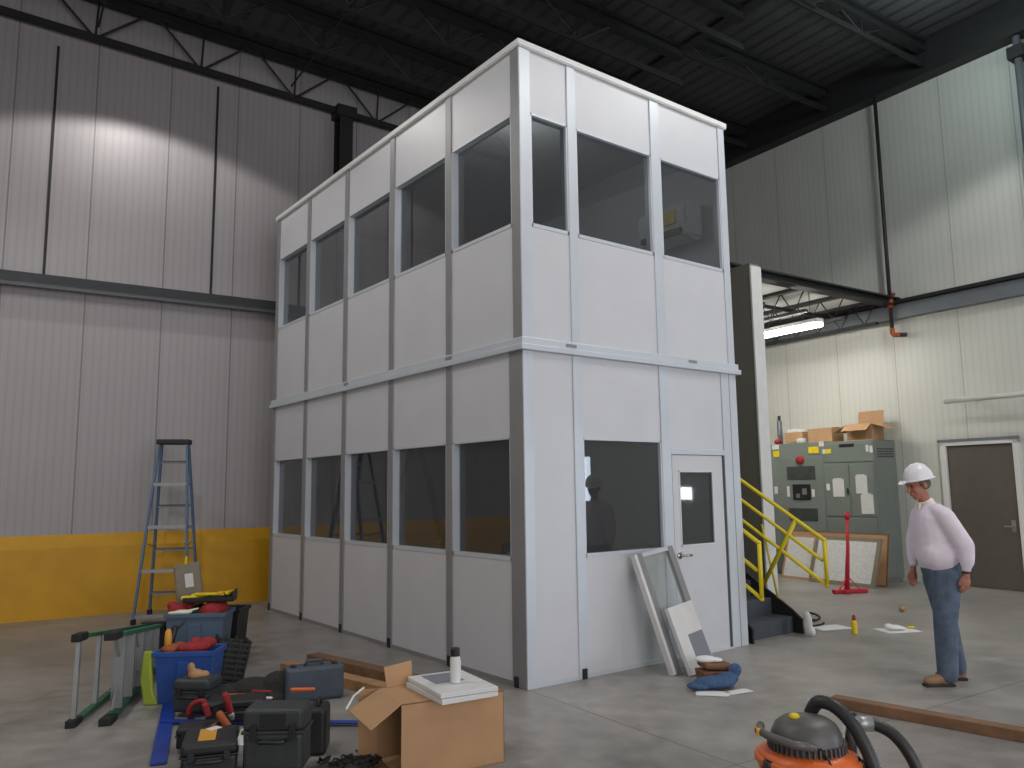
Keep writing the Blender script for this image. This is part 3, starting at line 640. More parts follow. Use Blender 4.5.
# ------------------------------------------------------------------ totes and their contents
def tote(name, lab, loc, rz, w, d, h, m, group='plastic totes of tools', rot=None):
    t = thing(name, lab, 'tote', loc, rz, group, rot)
    th = .012; k = .86
    def shell(z0, z1):
        b = MB()
        for s in (0, 1):
            pass
        return b
    b = MB(); bm = b.bm
    def ring(w_, d_, z): return [bm.verts.new(p) for p in ((-w_/2,-d_/2,z),(w_/2,-d_/2,z),(w_/2,d_/2,z),(-w_/2,d_/2,z))]
    r0 = ring(w*k, d*k, 0); r1 = ring(w, d, h); r2 = ring(w-2*th, d-2*th, h); r3 = ring(w*k-2*th, d*k-2*th, th)
    for A, B in ((r0, r1), (r1, r2), (r2, r3)):
        for i in range(4): bm.faces.new((A[i], A[(i+1)%4], B[(i+1)%4], B[i]))
    bm.faces.new(r0[::-1]); bm.faces.new(r3)
    b.build('tote_body', m, t, .01)
    MB().box(-w/2-.015, w/2+.015, -d/2-.015, -d/2, h-.04, h).box(-w/2-.015, w/2+.015, d/2, d/2+.015, h-.04, h).box(-w/2-.015, -w/2, -d/2, d/2, h-.04, h).box(w/2, w/2+.015, -d/2, d/2, h-.04, h).build('rim', m, t, .004)
    if name == 'plastic_tote':
        # recessed-looking handle pad on the front
        kk = k+(1-k)*.35; MB().hexa([Vector(p) for p in ((-w*.14, -d*kk/2-.02, h*.3), (w*.14, -d*kk/2-.02, h*.3), (w*.14, -d*kk/2, h*.3), (-w*.14, -d*kk/2, h*.3), (-w*.1, -d/2-.018, h*.82), (w*.1, -d/2-.018, h*.82), (w*.1, -d/2, h*.82), (-w*.1, -d/2, h*.82))]).build('handle_pad', m, t, .006)
    return t
def lump(name, lab, cat, pts, m, loc, vox=.012, rz=0, sm=2):
    b = MB()
    for c, r in pts: b.ell(c, r)
    o = b.build(name, m, voxel=vox, sm=sm); o.location = loc; o.rotation_euler = (0, 0, rz); return tag(o, lab, cat)
GB = Vector((-1.93, 2.90, 0)); gr = RZ+.1
tote('plastic_tote', 'slate blue plastic tote heaped with tools behind the bright blue one', GB, gr, .56, .4, .54, 'tote_grey')
tote('plastic_tote', 'black plastic tote behind the slate blue one, only its right side showing', GB+Vector((.33, .40, 0)), gr-.1, .5, .36, .5, 'black')
def on(base, rz, x, y, z): return base+Matrix.Rotation(rz, 4, 'Z') @ Vector((x, y, z))
lump('red_extension_cord', 'coiled red cord bulging at the left of the slate blue tote', 'cord', [((-.05, 0, 0), (.1, .08, .07)), ((.05, .03, .03), (.07, .07, .06)), ((-.1, .02, .05), (.05, .05, .05))], 'red', on(GB, gr, -.17, 0, .55))
lump('red_tool_bag', 'dark red bag on the right in the slate blue tote', 'bag', [((0, 0, 0), (.13, .12, .09)), ((.08, .02, .02), (.08, .1, .08))], 'red', on(GB, gr, .13, -.04, .54))
lump('dark_cloth_bundle', 'black cloth bundle in the middle of the slate blue tote', 'bundle', [((0, 0, 0), (.16, .13, .1)), ((.1, .04, .02), (.1, .1, .1)), ((-.12, 0, -.02), (.1, .1, .08))], 'black', on(GB, gr, .02, .04, .5))
t = thing('glove_bundle', 'beige work gloves draped over the front of the slate blue tote', 'gloves', on(GB, gr, -.13, -.15, .55), gr)
MB().ell((0, 0, 0), (.09, .05, .025)).limb((.05, 0, .01), (.14, .02, .03), .012, .01).limb((.05, .03, .01), (.12, .06, .02), .012, .01).limb((-.05, -.02, .0), (-.12, -.04, .0), .018, .012).build('glove', 'collar', t, voxel=.006)
t = thing('parts_tray', 'black tray heaped with yellow tools on top of the slate blue tote', 'tray', on(GB, gr, .08, .06, .63), gr+.1)
MB().box(-.24, .24, -.15, .15, 0, .015).box(-.24, .24, -.15, -.14, 0, .05).box(-.24, .24, .14, .15, 0, .05).box(-.24, -.23, -.15, .15, 0, .05).box(.23, .24, -.15, .15, 0, .1).build('tray_body', 'black', t)
for k, (x, y, l, a, m) in enumerate(((-.15, -.08, .2, .4, 'yel'), (-.05, .0, .24, .1, 'yel'), (.08, -.06, .18, -.7, 'amber'), (.14, .05, .16, .9, 'yel'), (-.02, -.1, .22, -.2, 'yel'), (.2, -.02, .14, 1.3, 'yel'))):
    o = tag(MB().limb((-l/2, 0, 0), (l/2, 0, .01), .022, .012, 1).build('hand_tool', m, smooth=True), ['yellow handled tool at the left end of the black tray', 'long yellow tool across the middle of the black tray', 'amber handled tool lying askew in the black tray', 'yellow tool at the back right of the black tray', 'yellow tool along the front edge of the black tray', 'short yellow tool at the right end of the black tray'][k], 'tool', 'yellow tools in the tray')
    o.location = on(GB, gr+.1, x+.08, y+.06, .675+.012*k*.5); o.rotation_euler = (0, 0, gr+a)
t = thing('organizer_case', 'tan see-through organizer case standing upright with a white label', 'case', on(GB, gr, -.14, .14, .56), gr+.25)
MB().box(-.13, .13, 0, .05, 0, .44).build('case_body', 'tan', t, .02, mt=Matrix.Rotation(-.12, 4, 'Y')); MB().box(-.03, .05, -.004, 0, .2, .34).build('white_label', 'paper', t, mt=Matrix.Rotation(-.12, 4, 'Y'))
MB().limb((-.06, .025, .43), (-.06, .025, .5), .018, .012).build('latch', 'yel', t, smooth=True)
# bright blue tote with lime lid
BB = Vector((-2.38, 1.60, 0)); br_ = RZ+.06
tote('plastic_tote', 'bright blue plastic tote with red cords inside, in front of the slate one', BB, br_, .48, .32, .42, 'tote_blue')
t = thing('tote_lid', 'lime green lid standing against the left end of the blue tote', 'lid', on(BB, br_, -.29, -.12, 0), br_)
MB().prism([(-.02, 0), (.09, 0), (.05, .12), (.03, .3), (.03, .43), (-.04, .43), (-.055, .2)], -.05, 0, 'Y').build('lid_panel', 'lime', t, .015)
lump('red_extension_cord', 'tangled bright red cord in the blue tote', 'cord', [((0, 0, 0), (.12, .08, .05)), ((.1, .03, .02), (.08, .07, .05)), ((-.08, .02, .0), (.07, .05, .04)), ((.0, .02, .04), (.05, .05, .04))], 'red', on(BB, br_, .05, -.02, .43), .01)
lump('orange_rag', 'orange-red rag at the left in the blue tote', 'rag', [((0, 0, 0), (.09, .08, .05)), ((.07, .03, .01), (.06, .05, .04))], 'fit_orange', on(BB, br_, -.16, .02, .41), .01)
o = tag(MB().lathe([(.001, 0), (.028, 0), (.03, .15), (.025, .2), (.012, .22), (.001, .22)], 14, cap=False).build('caulk_bottle', 'amber', smooth=True), 'amber yellow bottle poking up at the left of the blue tote', 'bottle'); o.location = on(BB, br_, -.19, 0, .36)
o = tag(MB().limb((0, 0, 0), (.05, .02, .22), .02, .03).limb((.05, .02, .2), (.12, .02, .26), .015, .012).build('black_hand_tool', 'black', smooth=True), 'black pointed tool handle sticking up at the left of the slate blue tote', 'tool'); o.location = on(BB, br_, -.22, .1, .34)
# black crate leaning to the right of the totes
t = thing('milk_crate', 'black plastic crate tilted on the floor right of the totes', 'crate', (-1.97, 1.97, 0.03), RZ+.5, rot=(0, .2, RZ+.5)); t.scale = (.66, .7, .9)
b = MB().box(-.2, .2, -.17, .17, .0, .02)
for k in range(7):
    zz = .03+k*.055
    b.box(-.2, .2, -.18, -.165, zz, zz+.03).box(-.2, .2, .165, .18, zz, zz+.03).box(-.21, -.195, -.18, .18, zz, zz+.03).box(.195, .21, -.18, .18, zz, zz+.03)
for x in (-.2, -.07, .07, .2): b.box(x-.015, x+.015, -.183, -.163, 0, .42).box(x-.015, x+.015, .163, .183, 0, .42)
for y in (-.17, -.06, .06, .17): b.box(-.213, -.193, y-.015, y+.015, 0, .42).box(.193, .213, y-.015, y+.015, 0, .42)
b.build('crate_body', 'black', t, .004); MB().box(-.19, .19, -.16, .16, .02, .36).build('packed_contents', 'rag_dark', t, .03)

# ------------------------------------------------------------------ tool cases on the floor
def toolcase(name, lab, loc, rz, w, d, h, m, handle=True, rot=None, latches=2, label=None, recess=False):
    t = thing(name, lab, 'tool case', loc, rz, None, rot)
    MB().box(-w/2, w/2, -d/2, d/2, .0, h*.62).build('case_body', m, t, min(w, d, h)*.12, seg=3)
    MB().box(-w/2-.003, w/2+.003, -d/2-.003, d/2+.003, h*.635, h).build('lid', m, t, min(w, d, h)*.12, seg=3)
    MB().box(-w/2-.008, w/2+.008, -d/2-.008, d/2+.008, h*.6, h*.65).build('rim', m, t, .004)
    if handle:
        b = MB().tube([(-.08, -d/2-.005, h*.5), (-.075, -d/2-.04, h*.5), (.075, -d/2-.04, h*.5), (.08, -d/2-.005, h*.5)], .012, 8); b.build('handle', 'black', t, smooth=True)
    for s in ((-1, 1) if latches == 2 else ()):
        MB().box(s*w*.32-.02, s*w*.32+.02, -d/2-.016, -d/2, h*.5, h*.76).build('latch', 'black', t, .003)
    if recess: MB().box(-w*.22, w*.22, -d/2-.006, -d/2+.0, h*.70, h*.93).build('recess_panel', 'black', t, .004)
    if label: MB().box(label[0], label[1], label[2], label[3], h, h+.003).build('orange_label', label[4], t)
    return t
# blue-grey case standing on its long edge
t = thing('tool_case', 'blue-grey plastic tool case standing on edge in front of the lumber', 'tool case', (-1.56, .93, 0), RZ+.42)
MB().box(-.24, .24, -.01, .1, 0, .28).build('case_body', 'case_blue', t, .03, seg=3); MB().box(-.242, .242, -.085, -.015, 0.0, .28).build('lid', 'case_blue', t, .03, seg=3)
MB().tube([(-.07, 0, .27), (-.065, 0, .315), (.065, 0, .315), (.07, 0, .27)], .013, 8).build('handle', 'case_blue', t, smooth=True)
for x in (-.17, .17): MB().box(x-.02, x+.02, -.06, .03, .27, .29).build('latch', 'black', t, .003)
toolcase('tool_box', 'large charcoal tool box with a recessed panel, nearest of the tool pile', (-2.44, -.56, .03), RZ+.02, .37, .24, .37, 'case', recess=True)
t = thing('narrow_case', 'narrow black case standing on edge right of the charcoal tool box', 'case', (-2.08, -.36, 0), RZ+.1)
MB().box(-.065, .065, -.12, .12, 0, .30).build('case_body', 'black', t, .03, seg=3); MB().tube([(0, -.06, .29), (0, -.05, .33), (0, .05, .33), (0, .06, .29)], .01, 8).build('handle', 'black', t, smooth=True)
toolcase('tool_case', 'black tool case lying flat with an orange label on its lid', (-2.78, -.33, .03), RZ+.3, .32, .38, .2, 'black', label=(-.07, .03, -.13, .12, 'amber'))
MBl = MB().box(-.03, .05, -.06, .0, 0, .003).build('paper_tag', 'paper'); tag(MBl, 'small white paper lying on the black case', 'paper'); MBl.location = (-2.75, -.2, .232); MBl.rotation_euler = (0, 0, .3)
toolcase('tool_box', 'small dark grey tool box against the front of the blue tote', (-2.45, 1.12, .03), RZ-.1, .29, .24, .25, 'case')
lump('tan_glove', 'crumpled tan glove on the small grey tool box', 'glove', [((0, 0, 0), (.06, .05, .04)), ((-.03, .02, .05), (.03, .03, .04)), ((.06, 0, -.01), (.05, .04, .03))], 'wood', (-2.47, 1.12, .30), .008)
toolcase('tool_box', 'low black tool box in the middle of the pile behind the blue square', (-2.28, .68, .03), RZ+.2, .42, .26, .15, 'black')
toolcase('tool_case', 'long low black case left of the charcoal tool box', (-2.68, .2, .03), RZ+.25, .3, .2, .13, 'black')
t = lump('tool_bag', 'soft dark tool bag slumped beside the blue-grey case', 'bag', [((-.2, 0, .07), (.16, .14, .08)), ((0, .02, .09), (.2, .15, .1)), ((.2, .0, .12), (.14, .12, .12)), ((.1, -.08, .05), (.2, .1, .06))], 'rag_dark', (-1.98, 1.18, 0), .015, RZ+.1)
# drill
def drill(lab, loc, rot, m):
    t = thing('cordless_drill', lab, 'drill', loc, 0, None, rot); t.scale = (.75, .75, .75)
    MB().limb((-.09, 0, 0), (.07, 0, 0), .034, .032, 1).build('motor_housing', m, t, smooth=True)
    MB().lathe([(.03, 0), (.028, .03), (.02, .06), (.008, .07)], 14).build('chuck', 'silver', t, smooth=True, mt=Matrix.Translation((.08, 0, 0)) @ Matrix.Rotation(PI/2, 4, 'Y'))
    MB().limb((-.04, 0, -.02), (-.06, 0, -.15), .024, .022).build('handle', 'black', t, smooth=True)
    MB().box(-.11, .01, -.035, .035, -.215, -.165).build('battery', m, t, .01)
    return t
drill('orange-red cordless drill resting on the black cases', (-2.5, .22, .25), (0, 1.25, RZ+.6), 'red')
drill('red drill with silver chuck lying left of the charcoal tool box', (-2.62, -.1, .22), (PI/2*.2, .75, RZ-.4), 'fit_orange')
pts = [(.09*math.cos(a), 0, .09*math.sin(a)) for a in [k*PI/10-.4 for k in range(13)]]
t = thing('spring_clamp', 'red curved clamp standing in front of the small grey tool box', 'clamp', (-2.5, .86, .06), RZ)
MB().tube(pts, .02, 8).build('clamp_arch', 'red', t, smooth=True); MB().box(.07, .11, -.02, .02, -.06, -.02).box(-.09, -.05, -.02, .02, -.06, -.03).build('jaw_pad', 'black', t)
for (x, y, z, a, m, l) in ((-2.26, .78, .17, .2, 'orange', 'orange handled tool on the low black tool box'), (-2.12, .6, .16, .05, 'white', 'white marker pen on the low black tool box'), (-2.2, -.37, .415, .1, 'orange', 'orange pencil on top of the charcoal tool box'), (-2.05, .8, .16, -.1, 'red', 'red handled tool at the right of the low black tool box')):
    o = tag(MB().limb((-.07, 0, 0), (.07, 0, 0), .014, .01).build('hand_tool', m, smooth=True), l, 'tool'); o.location = (x, y, z); o.rotation_euler = (0, 0, RZ+a)
o = tag(MB().lathe([(.045, 0), (.04, .01), (.012, .08), (.001, .085)], 16, cap=False).build('plastic_cone', 'white', smooth=True), 'small white plastic cone on the floor at the charcoal box corner', 'cone'); o.location = (-2.64, -.5, .19)
# blue drywall square
def fl(a, b, w, h, z): return MB().bar(Vector((a[0], a[1], z)), Vector((b[0], b[1], z)), w, h)
t = thing('t_square', 'blue metal T-square lying under the tool cases', 'square', (-2.72, 1.0, 0))
def loc_(p): return (p[0]+2.72, p[1]-1.0)
fl(loc_((-3.0, .02)), loc_((-2.56, 1.5)), .1, .012, .012).build('head_bar', 'blue_paint', t); fl(loc_((-2.74, .98)), loc_((-1.6, -.02)), .07, .008, .024).build('long_blade', 'blue_paint', t)
# lumber
def beam(name, lab, a, b, w, h, z, m, grp=None):
    a = Vector((a[0], a[1], 0)); b = Vector((b[0], b[1], 0)); t_ = MB().bar(Vector((0, 0, h/2)), (b-a)+Vector((0, 0, h/2)), w, h).build(name, m, bevel=.004)
    t_.location = a+Vector((0, 0, z)); return tag(t_, lab, 'lumber', grp)
beam('lumber_beam', 'pale wooden beam on the floor, front one behind the blue-grey case', (-1.34, 2.08), (-.94, .15), .14, .09, 0, 'wood', 'lumber behind the cases')
beam('lumber_beam', 'brown wooden beam on the floor, rear one nearest the booth', (-.98, 2.3), (-.58, .2), .14, .09, 0, 'wood_red', 'lumber behind the cases')
beam('lumber_beam', 'long reddish timber on the floor running right behind the orange vacuum', (1.545, -1.93), (1.90, -4.6), .12, .075, 0, 'wood_red')
# dark tangle on the floor left of the carton
b = MB(); random.seed(3)
for k in range(16):
    x, y = random.uniform(-.16, .16), random.uniform(-.12, .12); pts = []
    for j in range(7): pts.append((x+random.uniform(-.07, .07), y+random.uniform(-.06, .06), .008+random.uniform(0, .03)))
    b.tube(pts, .006, 5)
b.ell((0, 0, .004), (.17, .12, .02))
o = tag(b.build('debris_heap', 'rag_dark', smooth=True), 'heap of dark scraps on the floor left of the open carton', 'debris', kind='stuff'); o.location = (-2.02, -.78, .012)

# ------------------------------------------------------------------ the open carton in front
A = Vector((-1.93, -1.22, 0)); B = Vector((-1.25, -1.34, 0)); Lx = (B-A).length; ax = math.atan2((B-A).y, (B-A).x)
t = thing('cardboard_box', 'large cardboard box on its side with open flaps, nearest the viewer', 'box', A, ax)
D, H, th = .46, .44, .006
MB().box(0, Lx, 0, th, 0, H).box(0, Lx, D-th, D, 0, H).box(0, Lx, 0, D, 0, th).box(0, Lx, 0, D, H-th, H).box(Lx-th, Lx, 0, D, 0, H).build('carton_body', 'card', t)
def quad(name, P_, th_, m, parent):
    P_ = [Vector(p) for p in P_]; n = (P_[1]-P_[0]).cross(P_[2]-P_[0]).normalized()*th_
    return MB().hexa(P_+[p+n for p in P_]).build(name, m, parent)
iv = (Matrix.Translation(A) @ Matrix.Rotation(ax, 4, 'Z')).inverted()
quad('flap', [(0, 0, H), (0, D*.92, H), iv @ Vector((-2.12, -.88, .37)), iv @ Vector((-2.14, -1.23, .33))], th, 'card', t)
quad('flap', [(.06, D, H-.01), (.24, D, H-.01), (.25, D+.06, H+.14), (.05, D+.04, H+.12)], th, 'card', t)
quad('flap', [(0, D, 0), (0, D, H), (-.12, D+.04, H), (-.12, D+.04, 0)], th, 'card', t)
quad('flap', [(0, 0, 0.01), (0, D, 0.01), (-.16, D-.03, 0.004), (-.16, .03, 0.004)], th, 'card_dark', t)
b = MB().tube([iv @ Vector((-2.14, -.90, .385)), iv @ Vector((-2.06, -.84, .44)), iv @ Vector((-1.97, -.80, .47))], .007, 6); b.build('torn_white_edge', 'white', t)
def sample_panel(lab, loc, rz, w, d, h, patch=True):
    t = thing('sample_panel', lab, 'panel', loc, rz)
    MB().box(-w/2, w/2, -d/2, d/2, 0, h).build('board', 'white', t, .003)
    if patch: MB().box(-w*.30, w*.22, -.02, d*.42, h, h+.002).build('grey_patch', 'grey_felt', t)
    return t
pc = Vector((-1.52, -1.15, H))
sample_panel('lower white sample panel lying on the cardboard box', pc+Vector((-.01, .0, .001)), -.10, .39, .53, .032, False)
sample_panel('top white sample panel with grey patch under the spray can', pc+Vector((0, .01, .036)), -.15, .39, .55, .026)
t = thing('spray_can', 'white spray can with black cap standing on the sample panels', 'spray can', (-1.53, -1.20, H+.0645))
MB().lathe([(.028, 0), (.033, .004), (.033, .15), (.026, .165)], 24).build('can_body', 'white', t, smooth=False); MB().lathe([(.029, .165), (.030, .21), (.026, .215)], 24).build('cap', 'black', t)
MB().box(.01, .0336, -.014, .014, .02, .14).build('printed_label', 'text', t)

# ------------------------------------------------------------------ things leaning on the booth front
ang = math.atan2(.33, 1.08)
lm = Matrix.Rotation(-ang, 4, 'X') @ Matrix.Rotation(-.12, 4, 'Y')
t = thing('window_section', 'tall aluminium-framed glass section leaning against the booth by its door', 'window section', (1.34, -.44, 0))
H = 1.13
MB().box(0, .035, -.03, .03, 0, H).build('edge_board', 'white', t, mt=lm)
MB().box(.035, .12, -.02, .03, .0, H).build('frame_rail', 'alu_dark', t, .004, mt=lm)
MB().box(.50, .58, -.02, .03, .0, H).build('frame_rail', 'alu_dark', t, .004, mt=lm)
MB().box(.12, .50, -.02, .03, H-.04, H).box(.12, .50, -.02, .03, 0, .04).build('frame_head', 'alu', t, mt=lm)
MB().box(.12, .50, -.001, .003, .04, H-.04).build('pane', 'glass_film', t, mt=lm)
t = thing('sample_panel', 'white square panel with grey patch leaning on the framed glass section', 'panel', (1.43, -.56, 0))
lm2 = Matrix.Rotation(-math.atan2(.2, .6), 4, 'X') @ Matrix.Rotation(-.13, 4, 'Y')
MB().box(0, .36, -.045, .0, 0, .62).build('board', 'white', t, .003, mt=lm2); MB().box(.14, .35, -.048, -.045, .0, .34).build('grey_patch', 'grey_felt', t, mt=lm2)
# little heap by the door
t = thing('parts_box', 'small brown box with a white bundle on top, by the leaning panels', 'box', (1.44, -.84, 0), RZ+.2)
MB().taper(.24, .18, .28, .2, 0, .11).build('box_body', 'brown', t, .01); MB().box(-.13, .16, -.1, .1, .12, .17).build('lid', 'brown', t, .02, mt=Matrix.Rotation(.1, 4, 'Y'))
lump('white_cloth', 'white cloth bundle on top of the small brown box', 'cloth', [((-.03, 0, .0), (.1, .08, .03)), ((.06, .02, -.01), (.07, .06, .02))], 'paper', (1.42, -.81, .195), .008, RZ)
lump('blue_rag', 'crumpled blue cloth on the floor beside the small brown box', 'cloth', [((0, 0, .05), (.19, .12, .05)), ((.12, .03, .07), (.1, .08, .05)), ((.2, .05, .13), (.06, .04, .06)), ((-.14, -.02, .03), (.12, .09, .03))], 'rag_blue', (1.26, -1.0, .006), .01, RZ+.1, 2)
def sheet(lab, loc, rz, w, d, m='paper', name='paper_sheet'):
    o = MB().box(-w/2, w/2, -d/2, d/2, 0, .004).box(-w/2+.02, w/2+.01, -d/2-.01, d/2-.02, .004, .007).build(name, m); o.location = loc; o.rotation_euler = (0, 0, rz); return tag(o, lab, 'paper')
sheet('white paper under the left side of the blue cloth', (1.1, -1.09, .001), RZ-.2, .26, .16); sheet('white paper strip right of the blue cloth', (1.3, -1.19, .001), RZ+.45, .24, .11)
sheet('white sheet on the floor between the stairs and the yellow bottle', (4.66, .0, .001), RZ+.3, .42, .3)
sheet('white sheet with crumpled paper on the floor nearest the man', (5.08, -.62, .001), RZ+.15, .42, .32)
lump('paper_scrap', 'crumpled white paper on top of the sheet nearest the man', 'paper', [((0, 0, .03), (.1, .07, .03)), ((-.05, .03, .04), (.05, .05, .03)), ((.08, 0, .02), (.06, .05, .02))], 'paper', (5.05, -.6, .01), .008, RZ)
lump('yellow_scrap', 'small yellow scrap beside the sheet nearest the man', 'scrap', [((0, 0, .015), (.07, .05, .015))], 'yel', (5.33, -.66, .002), .008)
lump('cardboard_scrap', 'small tan scrap on the floor near the man\'s far hand', 'scrap', [((0, 0, .035), (.06, .04, .035))], 'wood', (6.55, .06, .001), .01)
t = thing('marking_bottle', 'yellow bottle with a red cap standing on the floor near the stairs', 'bottle', (4.52, -.41, 0))
MB().lathe([(.028, 0), (.034, .006), (.034, .13), (.02, .155)], 20).build('bottle_body', 'yel', t, smooth=False); MB().lathe([(.022, .155), (.02, .2), (.01, .215)], 16).build('cap', 'red', t)

# ------------------------------------------------------------------ shop vacuum
V = Vector((-.86, -3.27, 0)); t = thing('shop_vacuum', 'orange shop vacuum with grey motor head and black hose at the bottom edge', 'vacuum', V, RZ)
MB().lathe([(.17, .06), (.2, .1), (.225, .36), (.235, .42), (.22, .455), (.17, .475)], 36).build('drum', 'orange', t, smooth=True)
MB().lathe([(.238, .405), (.246, .415), (.246, .43), (.238, .44)], 36).build('drum_rim', 'orange', t, smooth=True)
MB().lathe([(.165, .455), (.165, .50), (.155, .545), (.135, .585), (.10, .61), (.03, .622), (.001, .622)], 32, cap=False, sx=1.05).build('motor_head', 'vac_grey', t, smooth=True)
rb = MB()
for k in range(44):
    a = 2*PI*k/44; rb.box(.162, .176, -.004, .004, .462, .512, Matrix.Rotation(a, 4, 'Z') @ Matrix.Diagonal((1.04, 1, 1, 1)))
rb.build('vent_ring', 'vac_grey', t)
MB().tube([(-.02, -.17, .52), (-.12, -.17, .535), (-.2, -.1, .55), (-.235, -.02, .56), (-.2, .06, .56)], .02, 10).build('carry_handle', 'vac_grey', t, smooth=True)
MB().box(-.25, -.215, -.05, .0, .54, .575).build('handle_clip', 'amber', t, .005)
MB().ell((-.06, -.02, .622), (.026, .024, .016)).build('power_switch', 'yel', t, smooth=True)
MB().box(-.235, -.19, -.12, -.03, .3, .44).build('drum_latch', 'black', t, .01); MB().box(.19, .24, -.12, -.03, .3, .44).build('drum_latch', 'black', t, .01)
MB().box(-.14, -.06, -.212, -.18, .33, .41).build('drum_label', 'grey_felt', t)
MB().tube([(.0, -.175, .52), (.03, -.2, .47), (.05, -.232, .4), (.05, -.24, .25)], .005, 6).build('power_cord', 'rubber', t, smooth=True)
for a in (.7, 2.4, 3.9, 5.5):
    x, y = .19*math.cos(a), .19*math.sin(a); MB().tube([(x, y-.014, .03), (x, y+.014, .03)], .03, 14).bar((x, y, .03), (x*.9, y*.9, .1), .02, .02).build('caster', 'black', t)
def hose(pts, r, name, m, rib=.014):
    # smooth the path, then alternate the radius for ribs
    P_ = [Vector(p) for p in pts]; out = []
    for i in range(len(P_)-1):
        p0 = P_[max(i-1, 0)]; p1 = P_[i]; p2 = P_[i+1]; p3 = P_[min(i+2, len(P_)-1)]
        n = max(2, int((p2-p1).length/(rib/2)))
        for k in range(n):
            u = k/n; out.append(.5*((2*p1)+(p2-p0)*u+(2*p0-5*p1+4*p2-p3)*u*u+(3*p1-p0-3*p2+p3)*u**3))
    return MB().tube(out, [r if k % 2 else r*.93 for k in range(len(out))], 14).build(name, m, t, smooth=True)
hose([(.06, .10, .60), (.09, .06, .665), (.15, 0, .655), (.21, -.06, .58), (.255, -.12, .45), (.27, -.15, .32), (.24, -.2, .18), (.1, -.3, .06), (-.1, -.36, .05)], .033, 'hose', 'hose')
hose([(.28, .08, .56), (.36, .06, .555), (.43, .02, .52), (.48, -.03, .44), (.51, -.06, .33), (.5, -.1, .18), (.42, -.16, .06)], .03, 'hose', 'hose')
MB().tube([(.25, .08, .56), (.35, .065, .556)], .036, 16).build('hose_cuff', 'silver', t, smooth=True)
MB().bar((.22, .02, .42), (.27, .1, .6), .05, .04).build('hose_bracket', 'black', t, .01)
MB().tube([(.2, 0, .45), (.24, .05, .56), (.26, .08, .57)], .022, 10).build('inlet_pipe', 'vac_grey', t, smooth=True)

# ------------------------------------------------------------------ the man
MP = Vector((2.94, -2.17, 0))
man = thing('person', 'man in a white hard hat, pale sweatshirt and jeans walking left, looking down', 'person', MP, RZ)
b = MB()
# legs under the jeans
hipN, hipF = (0.02, -.10, .93), (0.02, .10, .93)
knN, knF = (-.035, -.09, .50), (.085, .11, .50)
anN, anF = (-.045, -.09, .09), (.16, .12, .10)
b.limb(hipN, knN, .085, .055).limb(knN, anN, .052, .036).limb(hipF, knF, .085, .055).limb(knF, anF, .052, .036)
b.ell((.02, 0, .98), (.12, .15, .12)); b.limb((0, 0, 1.02), (-.03, 0, 1.38), .11, .11, 1.2)
b.ell((-.03, 0, 1.45), (.08, .13, .07)); b.limb((-.05, 0, 1.5), (-.10, 0, 1.64), .055, .05)
shN, elN, wrN = (.0, -.19, 1.47), (.12, -.25, 1.19), (.11, -.24, .965)
shF, elF, wrF = (-.05, .18, 1.47), (-.10, .22, 1.2), (-.125, .20, .975)
for s_, e_, w_ in ((shN, elN, wrN), (shF, elF, wrF)): b.limb(Vector(s_)*.5+Vector(e_)*.5, e_, .034, .034).limb(s_, e_, .026, .034).limb(e_, w_, .034, .024)
# head, turned left and tipped down
hm = Matrix.Translation((-.125, 0, 1.715)) @ Matrix.Rotation(-.28, 4, 'Y') @ Matrix.Rotation(.12, 4, 'Z')
def hp(x, y, z): return hm @ Vector((x, y, z))
hr = hm.to_euler()
b.ell(hp(.01, 0, .035), (.098, .075, .095), hr); b.ell(hp(-.035, 0, -.03), (.062, .056, .085), hr); b.ell(hp(-.05, 0, -.095), (.036, .036, .028), hr)
b.limb(hp(-.088, 0, .015), hp(-.112, 0, -.028), .010, .016, 1); b.ell(hp(-.088, 0, -.062), (.016, .028, .010), hr); b.ell(hp(-.086, 0, -.074), (.013, .024, .008), hr)
b.ell(hp(-.085, 0, .03), (.018, .055, .012), hr)
for s in (-1, 1): b.ell(hp(.012, s*.078, -.01), (.02, .012, .034), hr); b.ell(hp(-.06, s*.038, -.03), (.03, .022, .03), hr)
# hands: palm, four fingers and a thumb, hanging and slightly curled toward the front
def hand(w, s, fwd):
    w = Vector(w); fwd = Vector(fwd).normalized(); dn = Vector((-.12, 0, -1)).normalized(); side = Vector((0, s, 0))
    b.limb(w, w+dn*.03, .024, .026); b.limb(w+dn*.04, w+dn*.085, .030, .036, .5, side)
    for i, ln in enumerate((.070, .080, .074, .058)):
        o_ = fwd*(.030-.020*i); a0 = w+dn*(.098-(.004*abs(i-1.3)))+o_
        a1 = a0+dn*ln*.45-side*.006+fwd*.003; a2 = a1+dn*ln*.32-side*.014+fwd*.003; a3 = a2+dn*ln*.16-side*.016
        b.limb(a0-dn*.02, a1, .0095, .009, n=10).limb(a1, a2, .009, .0082, n=10).limb(a2, a3, .0082, .0072, n=10)
    t0 = w+dn*.04+fwd*.022; t1 = t0+dn*.035+fwd*.026-side*.008; t2 = t1+dn*.03+fwd*.006-side*.008
    b.limb(t0, t1, .014, .0105, n=10).limb(t1, t2, .0105, .0085, n=10)
hand(wrN, -1, (-1, 0, 0)); hand(wrF, 1, (-1, 0, 0))
b.build('body', 'skin', man, voxel=.006, sm=1)
e = MB()
for s in (-1, 1): e.ell(hp(-.083, s*.031, .008), (.010, .013, .008), hr, 12, 8)
e.build('eye', 'black', man, smooth=True)
hb = MB().ell(hp(.045, 0, .0), (.068, .08, .062), hr)
for s in (-1, 1): hb.ell(hp(.0, s*.068, .02), (.03, .018, .04), hr)
hb.build('hair', 'hair', man, voxel=.008, sm=2)
